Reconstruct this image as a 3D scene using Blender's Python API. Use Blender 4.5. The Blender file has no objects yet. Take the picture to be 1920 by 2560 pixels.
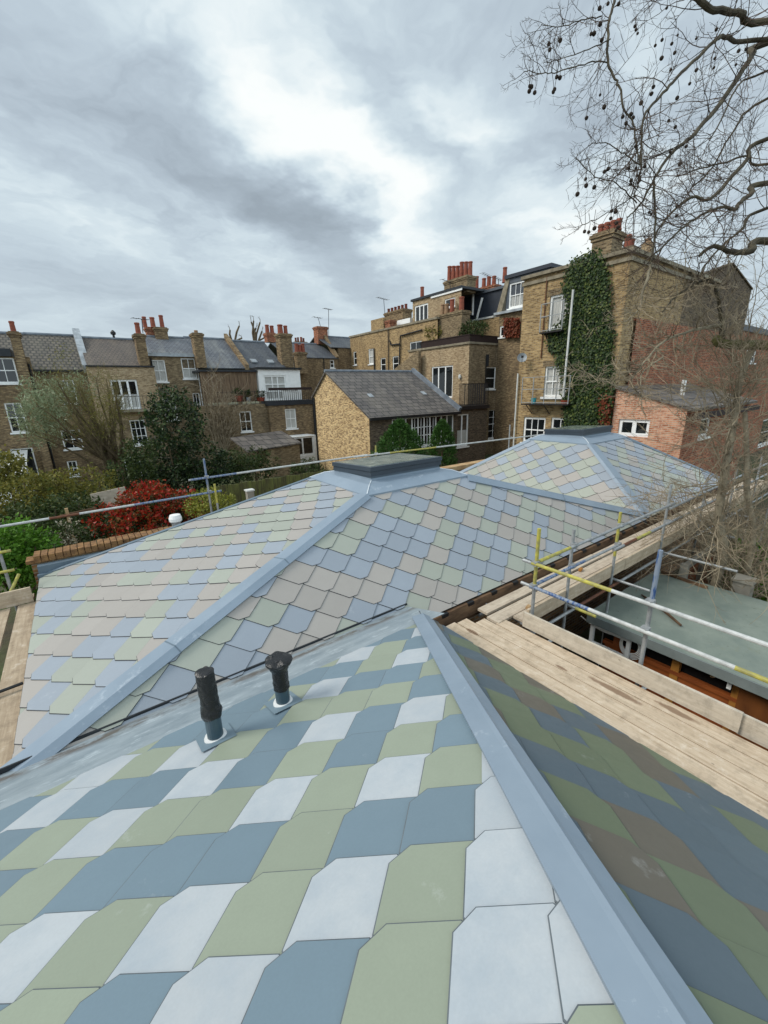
import bpy, math, random
from mathutils import Vector, Matrix
from math import radians as RAD, sin, cos, tan, pi, sqrt, atan2

scene = bpy.context.scene
COL = scene.collection

# ------------------------------------------------------------------ camera
# world: X along the eaves towards the far right, Y along the other eaves towards the far left, Z up; the camera is at the origin
FPX = 1028.1235253699854
CR = ((0.8018948053233309, -0.5969161495321879, -0.025609209732514526),
      (-0.1884042869307782, -0.21196039128599142, -0.9589455757194953),
      (0.5669819625539795, 0.7737983606557693, -0.2824314982166148))
cam = bpy.data.cameras.new("camera")
cam.sensor_fit = 'VERTICAL'; cam.sensor_height = 36.0; cam.sensor_width = 27.0
cam.lens = 36.0 * FPX / 2560.0
cam.clip_start = 0.05; cam.clip_end = 2000
cam_ob = bpy.data.objects.new("camera", cam); COL.objects.link(cam_ob)
rt = Vector(CR[0]); up = -Vector(CR[1]); bk = -Vector(CR[2])
cam_ob.matrix_world = Matrix(((rt.x, up.x, bk.x, 0), (rt.y, up.y, bk.y, 0), (rt.z, up.z, bk.z, 0), (0, 0, 0, 1)))
scene.camera = cam_ob
scene.render.resolution_x = 768; scene.render.resolution_y = 1024
scene.view_settings.view_transform = 'Standard'; scene.view_settings.look = 'None'
scene.view_settings.exposure = 0.75; scene.view_settings.gamma = 1.0

# ------------------------------------------------------------------ node helpers
def lin(r, g, b):
    f = lambda c: (c / 255.0 / 12.92) if c <= 10.3 else ((c / 255.0 + 0.055) / 1.055) ** 2.4
    return (f(r), f(g), f(b), 1.0)

class NT:
    def __init__(s, tree): s.t = tree; s.n = tree.nodes; s.l = tree.links
    def new(s, ty, **kw):
        n = s.n.new(ty)
        for k, v in kw.items(): setattr(n, k, v)
        return n
    def put(s, sock, v):
        if hasattr(v, 'is_output'): s.l.new(v, sock)
        else: sock.default_value = v
    def math(s, op, a, b=0.0, c=None, clamp=False):
        n = s.new('ShaderNodeMath', operation=op); n.use_clamp = clamp
        s.put(n.inputs[0], a); s.put(n.inputs[1], b)
        if c is not None: s.put(n.inputs[2], c)
        return n.outputs[0]
    def mix(s, fac, a, b, mode='MIX'):
        n = s.new('ShaderNodeMix', data_type='RGBA', blend_type=mode)
        s.put(n.inputs[0], fac); s.put(n.inputs[6], a); s.put(n.inputs[7], b)
        return n.outputs[2]
    def noise(s, vec, scale, detail=4, rough=0.55, dist=0.0):
        n = s.new('ShaderNodeTexNoise'); s.put(n.inputs['Vector'], vec)
        n.inputs['Scale'].default_value = scale; n.inputs['Detail'].default_value = detail
        n.inputs['Roughness'].default_value = rough; n.inputs['Distortion'].default_value = dist
        return n.outputs['Fac']
    def rng(s, v, a, b, c=0.0, d=1.0, smooth=False):
        n = s.new('ShaderNodeMapRange'); n.clamp = True
        if smooth: n.interpolation_type = 'SMOOTHSTEP'
        s.put(n.inputs[0], v)
        for i, x in enumerate((a, b, c, d)): n.inputs[1 + i].default_value = x
        return n.outputs[0]
    def sep(s, v):
        n = s.new('ShaderNodeSeparateXYZ'); s.put(n.inputs[0], v); return n.outputs
    def comb(s, x, y, z):
        n = s.new('ShaderNodeCombineXYZ')
        for i, q in enumerate((x, y, z)): s.put(n.inputs[i], q)
        return n.outputs[0]
    def vmath(s, op, a, b):
        n = s.new('ShaderNodeVectorMath', operation=op); s.put(n.inputs[0], a); s.put(n.inputs[1], b); return n.outputs[0]

# ------------------------------------------------------------------ sky and sun
SUN_EL, SUN_AZ = RAD(44), atan2(-0.80, 0.42)      # azimuth measured from +Y towards +X
world = bpy.data.worlds.new("World"); scene.world = world; world.use_nodes = True
w = NT(world.node_tree); w.n.clear()
sky = w.new('ShaderNodeTexSky', sky_type='NISHITA'); sky.sun_disc = False
sky.sun_elevation = SUN_EL; sky.sun_rotation = SUN_AZ; sky.air_density = 1.5; sky.dust_density = 3.0
skyc = w.mix(1.0, sky.outputs[0], (0.10, 0.10, 0.10, 1), 'MULTIPLY')
tc = w.new('ShaderNodeTexCoord')
dx, dy, dz = w.sep(tc.outputs['Generated'])
den = w.math('ADD', w.math('MAXIMUM', dz, 0.0), 0.15)
px_ = w.math('DIVIDE', dx, den); py_ = w.math('DIVIDE', dy, den)
WA = RAD(28)
along = w.math('ADD', w.math('MULTIPLY', px_, cos(WA)), w.math('MULTIPLY', py_, sin(WA)))
across = w.math('SUBTRACT', w.math('MULTIPLY', py_, cos(WA)), w.math('MULTIPLY', px_, sin(WA)))
pv = w.comb(along, across, 0.0)
wn = w.noise(pv, 1.6, 5, 0.6); wn2 = w.noise(w.vmath('ADD', pv, (7.3, 2.1, 0)), 1.6, 5, 0.6)
al2 = w.math('ADD', along, w.math('MULTIPLY', w.math('SUBTRACT', wn, 0.5), 1.0))
ac2 = w.math('ADD', across, w.math('MULTIPLY', w.math('SUBTRACT', wn2, 0.5), 0.75))
sv = w.comb(w.math('MULTIPLY', al2, 0.6), w.math('MULTIPLY', ac2, 1.05), 3.0)
cl = w.noise(sv, 2.0, 6, 0.5, 0.25)
cl = w.rng(cl, 0.22, 0.78, -0.11, 0.11)
fine = w.rng(w.noise(w.comb(al2, w.math('MULTIPLY', ac2, 1.6), 9.0), 5.5, 7, 0.6), 0.25, 0.75, -0.055, 0.055)
cl = w.math('ADD', cl, fine)
# banks of brighter and darker cloud: (x, y) on the cloud ceiling, radius along and across the wind, weight
BANKS = [(0.60, 1.25, 0.75, 0.15, 0.32), (1.35, 1.72, 0.50, 0.17, 0.29), (1.05, 1.00, 0.20, 0.13, 0.38), (0.88, 1.33, 0.22, 0.10, 0.23),
         (1.98, 1.20, 0.50, 0.22, 0.43), (2.6, 1.35, 0.8, 0.22, 0.32), (1.26, 0.575, 0.10, 0.05, 0.26), (0.45, 1.9, 0.5, 0.15, 0.09),
         (0.36, 1.52, 0.80, 0.22, -0.26), (1.25, 1.98, 1.0, 0.17, -0.22), (2.32, 1.92, 0.4, 0.16, -0.19),
         (1.40, 0.72, 0.50, 0.18, -0.29), (0.3, 2.9, 1.2, 0.5, -0.14), (0.98, 1.14, 0.4, 0.06, -0.12), (-0.02, 2.1, 0.6, 0.2, 0.17),
         (-0.4, 4.6, 2.0, 0.8, 0.12), (2.0, 0.75, 0.5, 0.15, -0.12)]
lump = w.rng(w.noise(w.comb(al2, ac2, 17.0), 1.7, 6, 0.52, 0.8), 0.3, 0.7, -0.20, 0.20)
cl = w.math('ADD', cl, lump)
for (bx, by, ra, rc, wt) in BANKS:
    a0 = bx * cos(WA) + by * sin(WA); c0 = by * cos(WA) - bx * sin(WA)
    ea = w.math('DIVIDE', w.math('SUBTRACT', al2, a0), ra); ec = w.math('DIVIDE', w.math('SUBTRACT', ac2, c0), rc)
    e = w.math('ADD', w.math('MULTIPLY', ea, ea), w.math('MULTIPLY', ec, ec))
    g = w.math('EXPONENT', w.math('MULTIPLY', e, -0.7))
    cl = w.math('MULTIPLY_ADD', g, wt, cl)
cl = w.math('MULTIPLY', cl, w.rng(dz, 0.02, 0.38, 0.25, 0.95))
rampn = w.new('ShaderNodeValToRGB'); cr = rampn.color_ramp
w.put(rampn.inputs[0], w.math('ADD', cl, 0.50, clamp=True))
cr.interpolation = 'B_SPLINE'
cr.elements[0].position = 0.0; cr.elements[0].color = lin(140, 151, 163)
cr.elements[1].position = 1.0; cr.elements[1].color = lin(250, 252, 253)
for p_, c_ in ((0.22, (162, 175, 189)), (0.42, (184, 198, 212)), (0.58, (202, 217, 228)), (0.78, (229, 239, 245))):
    e_ = cr.elements.new(p_); e_.color = lin(*c_)
cloudc = w.mix(0.06, rampn.outputs[0], skyc)
bk_ = w.rng(dy, 0.15, -0.55, 1.0, 1.75); cloudc = w.mix(1.0, cloudc, w.comb(bk_, bk_, w.math('MULTIPLY', bk_, 0.97)), 'MULTIPLY')  # unseen sky behind the camera, brightened to light walls and slopes facing it
bg = w.new('ShaderNodeBackground'); w.put(bg.inputs[0], cloudc); bg.inputs[1].default_value = 0.655
wo = w.new('ShaderNodeOutputWorld'); w.l.new(bg.outputs[0], wo.inputs[0])

sun = bpy.data.lights.new("sun", 'SUN'); sun.energy = 1.5; sun.angle = RAD(24); sun.color = (1.0, 0.96, 0.89)
sun_ob = bpy.data.objects.new("sun", sun); COL.objects.link(sun_ob)
sd = Vector((sin(SUN_AZ) * cos(SUN_EL), cos(SUN_AZ) * cos(SUN_EL), sin(SUN_EL)))
sun_ob.rotation_euler = sd.to_track_quat('Z', 'Y').to_euler(); sun_ob.location = sd * 60

# ------------------------------------------------------------------ materials
MATS = {}
def newmat(name):
    m = bpy.data.materials.new(name); m.use_nodes = True
    t = NT(m.node_tree); t.n.clear()
    b = t.new('ShaderNodeBsdfPrincipled'); o = t.new('ShaderNodeOutputMaterial'); t.l.new(b.outputs[0], o.inputs[0])
    MATS[name] = m
    return m, t, b
def coords(t):
    return t.new('ShaderNodeTexCoord').outputs['Object']
def bump(t, b, h, strength=0.4, dist=0.01):
    n = t.new('ShaderNodeBump'); n.inputs['Strength'].default_value = strength; n.inputs['Distance'].default_value = dist
    t.put(n.inputs['Height'], h); t.l.new(n.outputs[0], b.inputs['Normal'])

def plain(name, c, rough=0.6, var=0.12, scale=3.0, metal=0.0, c2=None, spec=0.4, bmp=0.0, stretch=(1, 1, 1), detail=5, lo=0.3, hi=0.7):
    m, t, b = newmat(name)
    co = t.vmath('MULTIPLY', coords(t), stretch)
    n = t.noise(co, scale, detail, 0.6)
    ca = lin(*c)
    cb = lin(*c2) if c2 else (ca[0] * (1 - var * 2), ca[1] * (1 - var * 2), ca[2] * (1 - var * 2), 1)
    if not c2: ca = (ca[0] * (1 + var), ca[1] * (1 + var), ca[2] * (1 + var), 1)
    t.put(b.inputs['Base Color'], t.mix(t.rng(n, lo, hi), cb, ca))
    b.inputs['Roughness'].default_value = rough; b.inputs['Metallic'].default_value = metal
    b.inputs['Specular IOR Level'].default_value = spec
    if bmp: bump(t, b, t.noise(co, scale * 6, 4), bmp)
    return m

def brick(name, cols, mortar, soot=0.35, sc=1.0, contrast=1.0, msize=0.012, big=0.35):
    """stock brick: several brick colours, course by course, with soot streaks"""
    m, t, b = newmat(name)
    x, y, z = t.sep(coords(t))
    u = t.math('ADD', x, y)
    vec = t.comb(u, z, 0.0)
    br = t.new('ShaderNodeTexBrick'); t.put(br.inputs['Vector'], vec)
    br.inputs['Scale'].default_value = 1.0 / sc
    br.inputs['Brick Width'].default_value = 0.228; br.inputs['Row Height'].default_value = 0.076
    br.inputs['Mortar Size'].default_value = msize; br.inputs['Mortar Smooth'].default_value = 0.2
    br.inputs['Color1'].default_value = (0, 0, 0, 1); br.inputs['Color2'].default_value = (1, 1, 1, 1); br.inputs['Mortar'].default_value = (0.5, 0.5, 0.5, 1)
    # brick-sized colour variation
    cell = t.comb(t.math('MULTIPLY', u, 4.4), t.math('MULTIPLY', z, 13.2), 0.0)
    r1 = t.noise(cell, 0.9, 2, 0.5)
    rp = t.new('ShaderNodeValToRGB'); t.put(rp.inputs[0], t.math('ADD', t.math('MULTIPLY', t.math('SUBTRACT', r1, 0.5), 2.6 * contrast), t.math('MULTIPLY_ADD', t.sep(br.outputs['Color'])[0], 0.5, 0.25), clamp=True))
    rp.color_ramp.elements[0].color = lin(*cols[0]); rp.color_ramp.elements[0].position = 0.1
    rp.color_ramp.elements[1].color = lin(*cols[-1]); rp.color_ramp.elements[1].position = 0.9
    for i, c in enumerate(cols[1:-1]):
        e = rp.color_ramp.elements.new(0.1 + 0.8 * (i + 1) / (len(cols) - 1)); e.color = lin(*c)
    mo = t.noise(t.comb(t.math('MULTIPLY', u, 1.6), t.math('MULTIPLY', z, 3.4), 2.0), 1.0, 4, 0.7)
    c = t.mix(t.rng(mo, 0.52, 0.66, 0.0, 0.45 * contrast), rp.outputs[0], lin(*cols[-1]))
    c = t.mix(t.rng(mo, 0.34, 0.48, 0.55 * contrast, 0.0), c, lin(*cols[0]))
    c = t.mix(br.outputs['Fac'], c, lin(*mortar))
    st = t.noise(t.comb(t.math('MULTIPLY', u, 1.0), t.math('MULTIPLY', z, 0.35), 0.0), 0.9, 5, 0.65)
    c = t.mix(t.rng(st, 0.45, 0.72, 0.0, soot), c, lin(58, 50, 42))
    bl = t.noise(vec, big, 3, 0.5)
    c = t.mix(t.rng(bl, 0.4, 0.7, 0.0, 0.25), c, lin(*cols[0]))
    t.put(b.inputs['Base Color'], c); b.inputs['Roughness'].default_value = 0.92; b.inputs['Specular IOR Level'].default_value = 0.15
    bump(t, b, t.math('SUBTRACT', 1.0, br.outputs['Fac']), 0.5, 0.006)
    return m

def slates(name, c1, c2, lichen, wid=0.3, row=0.2, lich=0.4, gap=(45, 45, 47), streak=0.3, msz=0.02):
    m, t, b = newmat(name)
    x, y, z = t.sep(coords(t))
    # roofs run along X or along Y: pick the along-eaves axis from the normal, and measure up the slope with z
    g = t.new('ShaderNodeNewGeometry'); nx, ny, nz = t.sep(g.outputs['True Normal'])
    facx = t.math('GREATER_THAN', t.math('ABSOLUTE', nx), t.math('ABSOLUTE', ny))
    u = t.math('ADD', t.math('MULTIPLY', y, facx), t.math('MULTIPLY', x, t.math('SUBTRACT', 1.0, facx)))
    vec = t.comb(u, t.math('MULTIPLY', z, 1.9), 0.0)
    br = t.new('ShaderNodeTexBrick'); t.put(br.inputs['Vector'], vec); br.inputs['Scale'].default_value = 1.0
    br.inputs['Brick Width'].default_value = wid; br.inputs['Row Height'].default_value = row; br.inputs['Mortar Size'].default_value = msz
    br.inputs['Color1'].default_value = lin(*c1); br.inputs['Color2'].default_value = lin(*c2); br.inputs['Mortar'].default_value = lin(*gap)
    n = t.noise(t.comb(u, t.math('MULTIPLY', z, 0.5), 0.0), 1.3, 5, 0.65)
    c = t.mix(t.rng(n, 0.45, 0.75, 0.0, lich), br.outputs['Color'], lin(*lichen))
    n2 = t.noise(t.comb(t.math('MULTIPLY', u, 3.0), t.math('MULTIPLY', z, 0.25), 4.0), 1.4, 4, 0.6)
    c = t.mix(t.rng(n2, 0.5, 0.75, 0.0, streak), c, lin(42, 42, 44))
    n3 = t.noise(vec, 11.0, 3, 0.7)
    c = t.mix(t.rng(n3, 0.35, 0.75, 0.0, 0.35), c, lin(*c2))
    t.put(b.inputs['Base Color'], c); b.inputs['Roughness'].default_value = 0.6
    saw = t.math('FRACT', t.math('DIVIDE', t.math('MULTIPLY', z, 1.9), row))
    bump(t, b, t.math('ADD', t.math('MULTIPLY', saw, -0.6), t.math('SUBTRACT', 1.0, br.outputs['Fac'])), 0.6, 0.012)
    return m

def leafmat(name, cols, rough=0.55, trans=0.25):
    m, t, b = newmat(name)
    g = t.new('ShaderNodeNewGeometry')
    rp = t.new('ShaderNodeValToRGB'); t.l.new(g.outputs['Random Per Island'], rp.inputs[0])
    rp.color_ramp.elements[0].color = lin(*cols[0]); rp.color_ramp.elements[1].color = lin(*cols[-1])
    for i, c in enumerate(cols[1:-1]):
        e = rp.color_ramp.elements.new((i + 1) / (len(cols) - 1)); e.color = lin(*c)
    t.put(b.inputs['Base Color'], rp.outputs[0]); b.inputs['Roughness'].default_value = rough; b.inputs['Specular IOR Level'].default_value = 0.22
    if trans:
        tr = t.new('ShaderNodeBsdfTranslucent'); t.put(tr.inputs[0], rp.outputs[0])
        ms = t.new('ShaderNodeMixShader'); ms.inputs[0].default_value = trans
        t.l.new(b.outputs[0], ms.inputs[1]); t.l.new(tr.outputs[0], ms.inputs[2])
        t.l.new(ms.outputs[0], [n for n in t.n if n.type == 'OUTPUT_MATERIAL'][0].inputs[0])
    return m

def tile_mat(name, c, rough=0.42, blot=None, bl=(0.5, 0.72), var=0.06, spec=0.4, amt=0.8):
    m, t, b = newmat(name)
    co = coords(t)
    g = t.new('ShaderNodeNewGeometry')
    ca = lin(*c)
    r = t.rng(g.outputs['Random Per Island'], 0, 1, 1 - var, 1 + var)
    base = t.mix(1.0, ca, t.comb(r, r, r), 'MULTIPLY')
    n = t.noise(co, 5.0, 6, 0.65)
    base = t.mix(t.rng(n, 0.35, 0.75, 0, 0.16), base, (ca[0] * 0.72, ca[1] * 0.72, ca[2] * 0.74, 1))
    if blot:
        base = t.mix(t.rng(t.noise(co, 3.4, 7, 0.7), bl[0], bl[1], 0, amt), base, lin(*blot))
    sp = t.noise(co, 90.0, 2, 0.5)
    base = t.mix(t.rng(sp, 0.3, 0.7, 0, 0.10), base, (ca[0] * 0.6, ca[1] * 0.6, ca[2] * 0.6, 1))
    # a few water marks and scuffs
    dr = t.noise(t.vmath('MULTIPLY', co, (9, 9, 9)), 0.35, 6, 0.75)
    base = t.mix(t.rng(dr, 0.64, 0.74, 0, 0.22), base, lin(205, 208, 208))
    t.put(b.inputs['Base Color'], base)
    t.put(b.inputs['Roughness'], t.rng(n, 0.3, 0.7, rough - 0.08, rough + 0.1)); b.inputs['Specular IOR Level'].default_value = spec
    bump(t, b, t.noise(co, 160.0, 2, 0.5), 0.06, 0.002)
    return m

# ------------------------------------------------------------------ pixel helper: a ray of the photograph, cut with a real plane
def ray(p):
    a = (p[0] - 960) / FPX; b = (p[1] - 1280) / FPX
    return Vector([CR[0][i] * a + CR[1][i] * b + CR[2][i] for i in range(3)])
def onX(p, x): d = ray(p); return d * (x / d.x)
def onY(p, y): d = ray(p); return d * (y / d.y)
def onZ(p, z): d = ray(p); return d * (z / d.z)
def dep(p, d): return ray(p) * d
def vw(x0, y0, s): return lambda x, y: (x0 + x / s, y0 + y / s)
T1 = vw(0, 760, 3.456); T1b = vw(0, 800, 5.53); T2 = vw(440, 760, 3.456); T3 = vw(760, 640, 2.9625); T4 = vw(1240, 540, 2.4397)
T5 = vw(1260, 640, 4.81); T6 = vw(1640, 700, 3.686); V1 = vw(0, 0, 0.8641)

# ------------------------------------------------------------------ mesh helper
class MB:
    def __init__(s): s.v = []; s.f = []; s.m = []
    def face(s, pts, mi=0):
        i = len(s.v); s.v.extend([tuple(p) for p in pts]); s.f.append(tuple(range(i, i + len(pts)))); s.m.append(mi)
    def solid(s, bot, top, mi=0, side=None):
        """prism between two matching loops (counter-clockwise seen from the top side)"""
        n = len(bot); i = len(s.v); s.v.extend([tuple(p) for p in bot] + [tuple(p) for p in top])
        s.f.append(tuple(i + n + k for k in range(n))); s.m.append(mi)
        s.f.append(tuple(i + n - 1 - k for k in range(n))); s.m.append(mi if side is None else side)
        for k in range(n):
            j = (k + 1) % n
            s.f.append((i + k, i + j, i + n + j, i + n + k)); s.m.append(mi if side is None else side)
    def obox(s, o, a, b, c, mi=0):
        """box from corner o with edge vectors a, b, c"""
        o, a, b, c = map(Vector, (o, a, b, c))
        if a.cross(b).dot(c) < 0: a, b = b, a
        s.solid([o, o + a, o + a + b, o + b], [o + c, o + a + c, o + a + b + c, o + b + c], mi)
    def box(s, x0, x1, y0, y1, z0, z1, mi=0):
        s.obox((x0, y0, z0), (x1 - x0, 0, 0), (0, y1 - y0, 0), (0, 0, z1 - z0), mi)
    def beam(s, p0, p1, w, h, mi=0, upv=(0, 0, 1)):
        p0, p1 = Vector(p0), Vector(p1); d = p1 - p0; upv = Vector(upv)
        sd = d.cross(upv); sd = sd.normalized() if sd.length > 1e-6 else Vector((1, 0, 0)); u = sd.cross(d).normalized()
        s.obox(p0 - sd * w / 2 - u * h / 2, sd * w, d, u * h, mi)
    def tube(s, pts, rad, n=8, mi=0, caps=True):
        pts = [Vector(p) for p in pts]; k = len(pts)
        if not hasattr(rad, '__len__'): rad = [rad] * k
        base = len(s.v); ref = None
        for i, p in enumerate(pts):
            d = (pts[min(i + 1, k - 1)] - pts[max(i - 1, 0)]).normalized()
            if ref is None: ref = d.orthogonal().normalized()
            ref = (ref - d * ref.dot(d)); ref = ref.normalized() if ref.length > 1e-6 else d.orthogonal().normalized()
            q = d.cross(ref)
            for j in range(n):
                a = 2 * pi * j / n; s.v.append(tuple(p + (ref * cos(a) + q * sin(a)) * rad[i]))
        for i in range(k - 1):
            for j in range(n):
                j2 = (j + 1) % n
                s.f.append((base + i * n + j, base + i * n + j2, base + (i + 1) * n + j2, base + (i + 1) * n + j)); s.m.append(mi)
        if caps:
            s.f.append(tuple(base + n - 1 - j for j in range(n))); s.m.append(mi)
            s.f.append(tuple(base + (k - 1) * n + j for j in range(n))); s.m.append(mi)
    def lathe(s, c, prof, n=12, mi=0):
        c = Vector(c); base = len(s.v); k = len(prof)
        for r, z in prof:
            for j in range(n): s.v.append((c.x + r * cos(2 * pi * j / n), c.y + r * sin(2 * pi * j / n), c.z + z))
        for i in range(k - 1):
            for j in range(n):
                j2 = (j + 1) % n
                s.f.append((base + i * n + j, base + i * n + j2, base + (i + 1) * n + j2, base + (i + 1) * n + j)); s.m.append(mi)
        s.f.append(tuple(base + n - 1 - j for j in range(n))); s.m.append(mi)
        s.f.append(tuple(base + (k - 1) * n + j for j in range(n))); s.m.append(mi)
    def build(s, name, mats, parent=None, smooth=False, **tags):
        me = bpy.data.meshes.new(name); me.from_pydata(s.v, [], s.f)
        if not isinstance(mats, (list, tuple)): mats = [mats]
        for m in mats: me.materials.append(MATS[m] if isinstance(m, str) else m)
        me.polygons.foreach_set('material_index', s.m)
        if smooth: me.polygons.foreach_set('use_smooth', [True] * len(s.f))
        me.update()
        o = bpy.data.objects.new(name, me); COL.objects.link(o)
        if parent is not None:
            o.parent = parent
            o.matrix_parent_inverse = world_of(parent).inverted()
        for k, v in tags.items(): o[k] = v
        return o

WORLD = {}
def world_of(o):
    return WORLD.get(o.name, Matrix.Identity(4))
def thing(name, label, cat, loc=(0, 0, 0), group=None):
    o = bpy.data.objects.new(name, None); COL.objects.link(o); o.location = loc; o.empty_display_size = 0.2
    WORLD[o.name] = Matrix.Translation(Vector(loc))
    o['label'] = label; o['category'] = cat
    if group: o['group'] = group
    return o
def tag(o, label, cat, group=None):
    o['label'] = label; o['category'] = cat
    if group: o['group'] = group
    return o

# wall frames: s runs to the right as one faces the wall, z is height, out points away from it
class Fr:
    def __init__(s, o, r, n): s.o, s.r, s.n = Vector(o), Vector(r), Vector(n)
    def P(s, a, z, out=0.0): return s.o + s.r * a + s.n * out + Vector((0, 0, z))
    def px(s, p):
        d = ray(p); k = s.n.dot(s.o) / s.n.dot(d); q = d * k - s.o; return (q.dot(s.r), q.z)
    def rect(s, a, b):
        s0, z1 = s.px(a); s1, z0 = s.px(b); return (s0, s1, z0, z1)
    def box(s, mb, s0, s1, z0, z1, o0, o1, mi=0):
        mb.obox(s.P(s0, z0, o0), s.r * (s1 - s0), Vector((0, 0, z1 - z0)), s.n * (o1 - o0), mi)
def FV(v): return Fr((0, v, 0), (1, 0, 0), (0, -1, 0))     # faces -Y
def FU(u): return Fr((u, 0, 0), (0, -1, 0), (-1, 0, 0))    # faces -X

def wall(mb, fr, s0, s1, z0, z1, ops=(), depth=0.14, mi=0, ri=None):
    xs = sorted({s0, s1, *[min(max(q, s0), s1) for o in ops for q in o[:2]]}); zs = sorted({z0, z1, *[min(max(q, z0), z1) for o in ops for q in o[2:4]]})
    for i in range(len(xs) - 1):
        for j in range(len(zs) - 1):
            cx, cz = (xs[i] + xs[i + 1]) / 2, (zs[j] + zs[j + 1]) / 2
            if any(o[0] < cx < o[1] and o[2] < cz < o[3] for o in ops): continue
            mb.face([fr.P(xs[i], zs[j]), fr.P(xs[i + 1], zs[j]), fr.P(xs[i + 1], zs[j + 1]), fr.P(xs[i], zs[j + 1])], mi)
    ri = mi if ri is None else ri
    for a, b, c, d in [o[:4] for o in ops]:
        for (p, q) in (((a, c), (a, d)), ((a, d), (b, d)), ((b, d), (b, c)), ((b, c), (a, c))):
            mb.face([fr.P(*p), fr.P(*q), fr.P(*q, -depth), fr.P(*p, -depth)], ri)
        mb.face([fr.P(a, c, -depth - .02), fr.P(b, c, -depth - .02), fr.P(b, d, -depth - .02), fr.P(a, d, -depth - .02)], ri)

def window(parent, fr, r, nx=2, nz=2, curtain=None, sill=True, name='window', fw=0.075, bar=0.035, rail=True, frame='white_paint', inset=0.08, label=None, pane='glass_dark', split=None, sillh=0.10):
    s0, s1, z0, z1 = r
    mb = MB()
    o0, o1 = -inset - 0.05, -inset + 0.02
    fr.box(mb, s0, s0 + fw, z0, z1, o0, o1); fr.box(mb, s1 - fw, s1, z0, z1, o0, o1)
    fr.box(mb, s0 + fw, s1 - fw, z1 - fw, z1, o0, o1); fr.box(mb, s0 + fw, s1 - fw, z0, z0 + fw * 1.2, o0, o1)
    a0, a1, b0, b1 = s0 + fw, s1 - fw, z0 + fw * 1.2, z1 - fw
    if nz > 1:
        for k in range(1, nz):
            zz = b0 + (b1 - b0) * k / nz; t = bar * (1.6 if (rail and k * 2 == nz) else 1.0)
            fr.box(mb, a0, a1, zz - t / 2, zz + t / 2, o0 + .01, o1 - .012)
    xsplit = split if split else [k / nx for k in range(1, nx)]
    for k in xsplit:
        xx = a0 + (a1 - a0) * k
        fr.box(mb, xx - bar / 2, xx + bar / 2, b0, b1, o0 + .012, o1 - .008)
    w_ = mb.build(name, frame, parent)
    if label: w_['label'] = label
    g = MB(); g.face([fr.P(a0, b0, -inset - .02), fr.P(a1, b0, -inset - .02), fr.P(a1, b1, -inset - .02), fr.P(a0, b1, -inset - .02)])
    g.build('pane', 'glass_clear' if curtain else pane, w_)
    if curtain:
        c = MB(); n = 14
        lo = b0 + (b1 - b0) * (0.0 if curtain != 'half' else 0.0); hi = b1 if curtain != 'half' else b0 + (b1 - b0) * 0.5
        for k in range(n):
            xa, xb = a0 + (a1 - a0) * k / n, a0 + (a1 - a0) * (k + 1) / n
            da, db = -inset - .045 - .018 * (k % 2), -inset - .045 - .018 * ((k + 1) % 2)
            c.face([fr.P(xa, lo, da), fr.P(xb, lo, db), fr.P(xb, hi, db), fr.P(xa, hi, da)])
        c.build('curtain', 'net_curtain', w_)
    if sill:
        q = MB(); fr.box(q, s0 - .08, s1 + .08, z0 - sillh, z0, -.02, .09); q.build('sill', frame if sill is True else sill, w_)
    return w_

def roof_slab(mb, q, th=0.06, mi=0):
    """thin slab below a quad/polygon"""
    q = [Vector(p) for p in q]; n = (q[1] - q[0]).cross(q[2] - q[0]).normalized()
    if n.z < 0: q.reverse(); n = -n
    mb.solid([p - n * th for p in q], q, mi)

def chimney(parent, cx, cy, sx, sy, z0, z1, m, pots=(), cap=True, name='chimney', potm='terracotta', label=None):
    """pots: list of (dx, dy, height, radius, material)"""
    mb = MB(); mb.box(cx - sx / 2, cx + sx / 2, cy - sy / 2, cy + sy / 2, z0, z1 - (0.32 if cap else 0))
    if cap:
        mb.box(cx - sx / 2 - .05, cx + sx / 2 + .05, cy - sy / 2 - .05, cy + sy / 2 + .05, z1 - .32, z1 - .20)
        mb.box(cx - sx / 2 - .10, cx + sx / 2 + .10, cy - sy / 2 - .10, cy + sy / 2 + .10, z1 - .20, z1 - .07)
        mb.box(cx - sx / 2 - .02, cx + sx / 2 + .02, cy - sy / 2 - .02, cy + sy / 2 + .02, z1 - .07, z1)
    c = mb.build(name, m, parent)
    if label: c['label'] = label
    for (dx_, dy_, h, r, pm) in pots:
        p = MB(); p.lathe((cx + dx_, cy + dy_, z1 - .01), [(r * 1.15, 0), (r * 1.15, .05), (r, .08), (r * .88, h - .12), (r * 1.02, h - .10), (r * 1.02, h - .04), (r * .9, h), (r * .7, h), (r * .65, h - .1)], 12)
        p.build('chimney_pot', pm, c, smooth=False)
    return c
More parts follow.
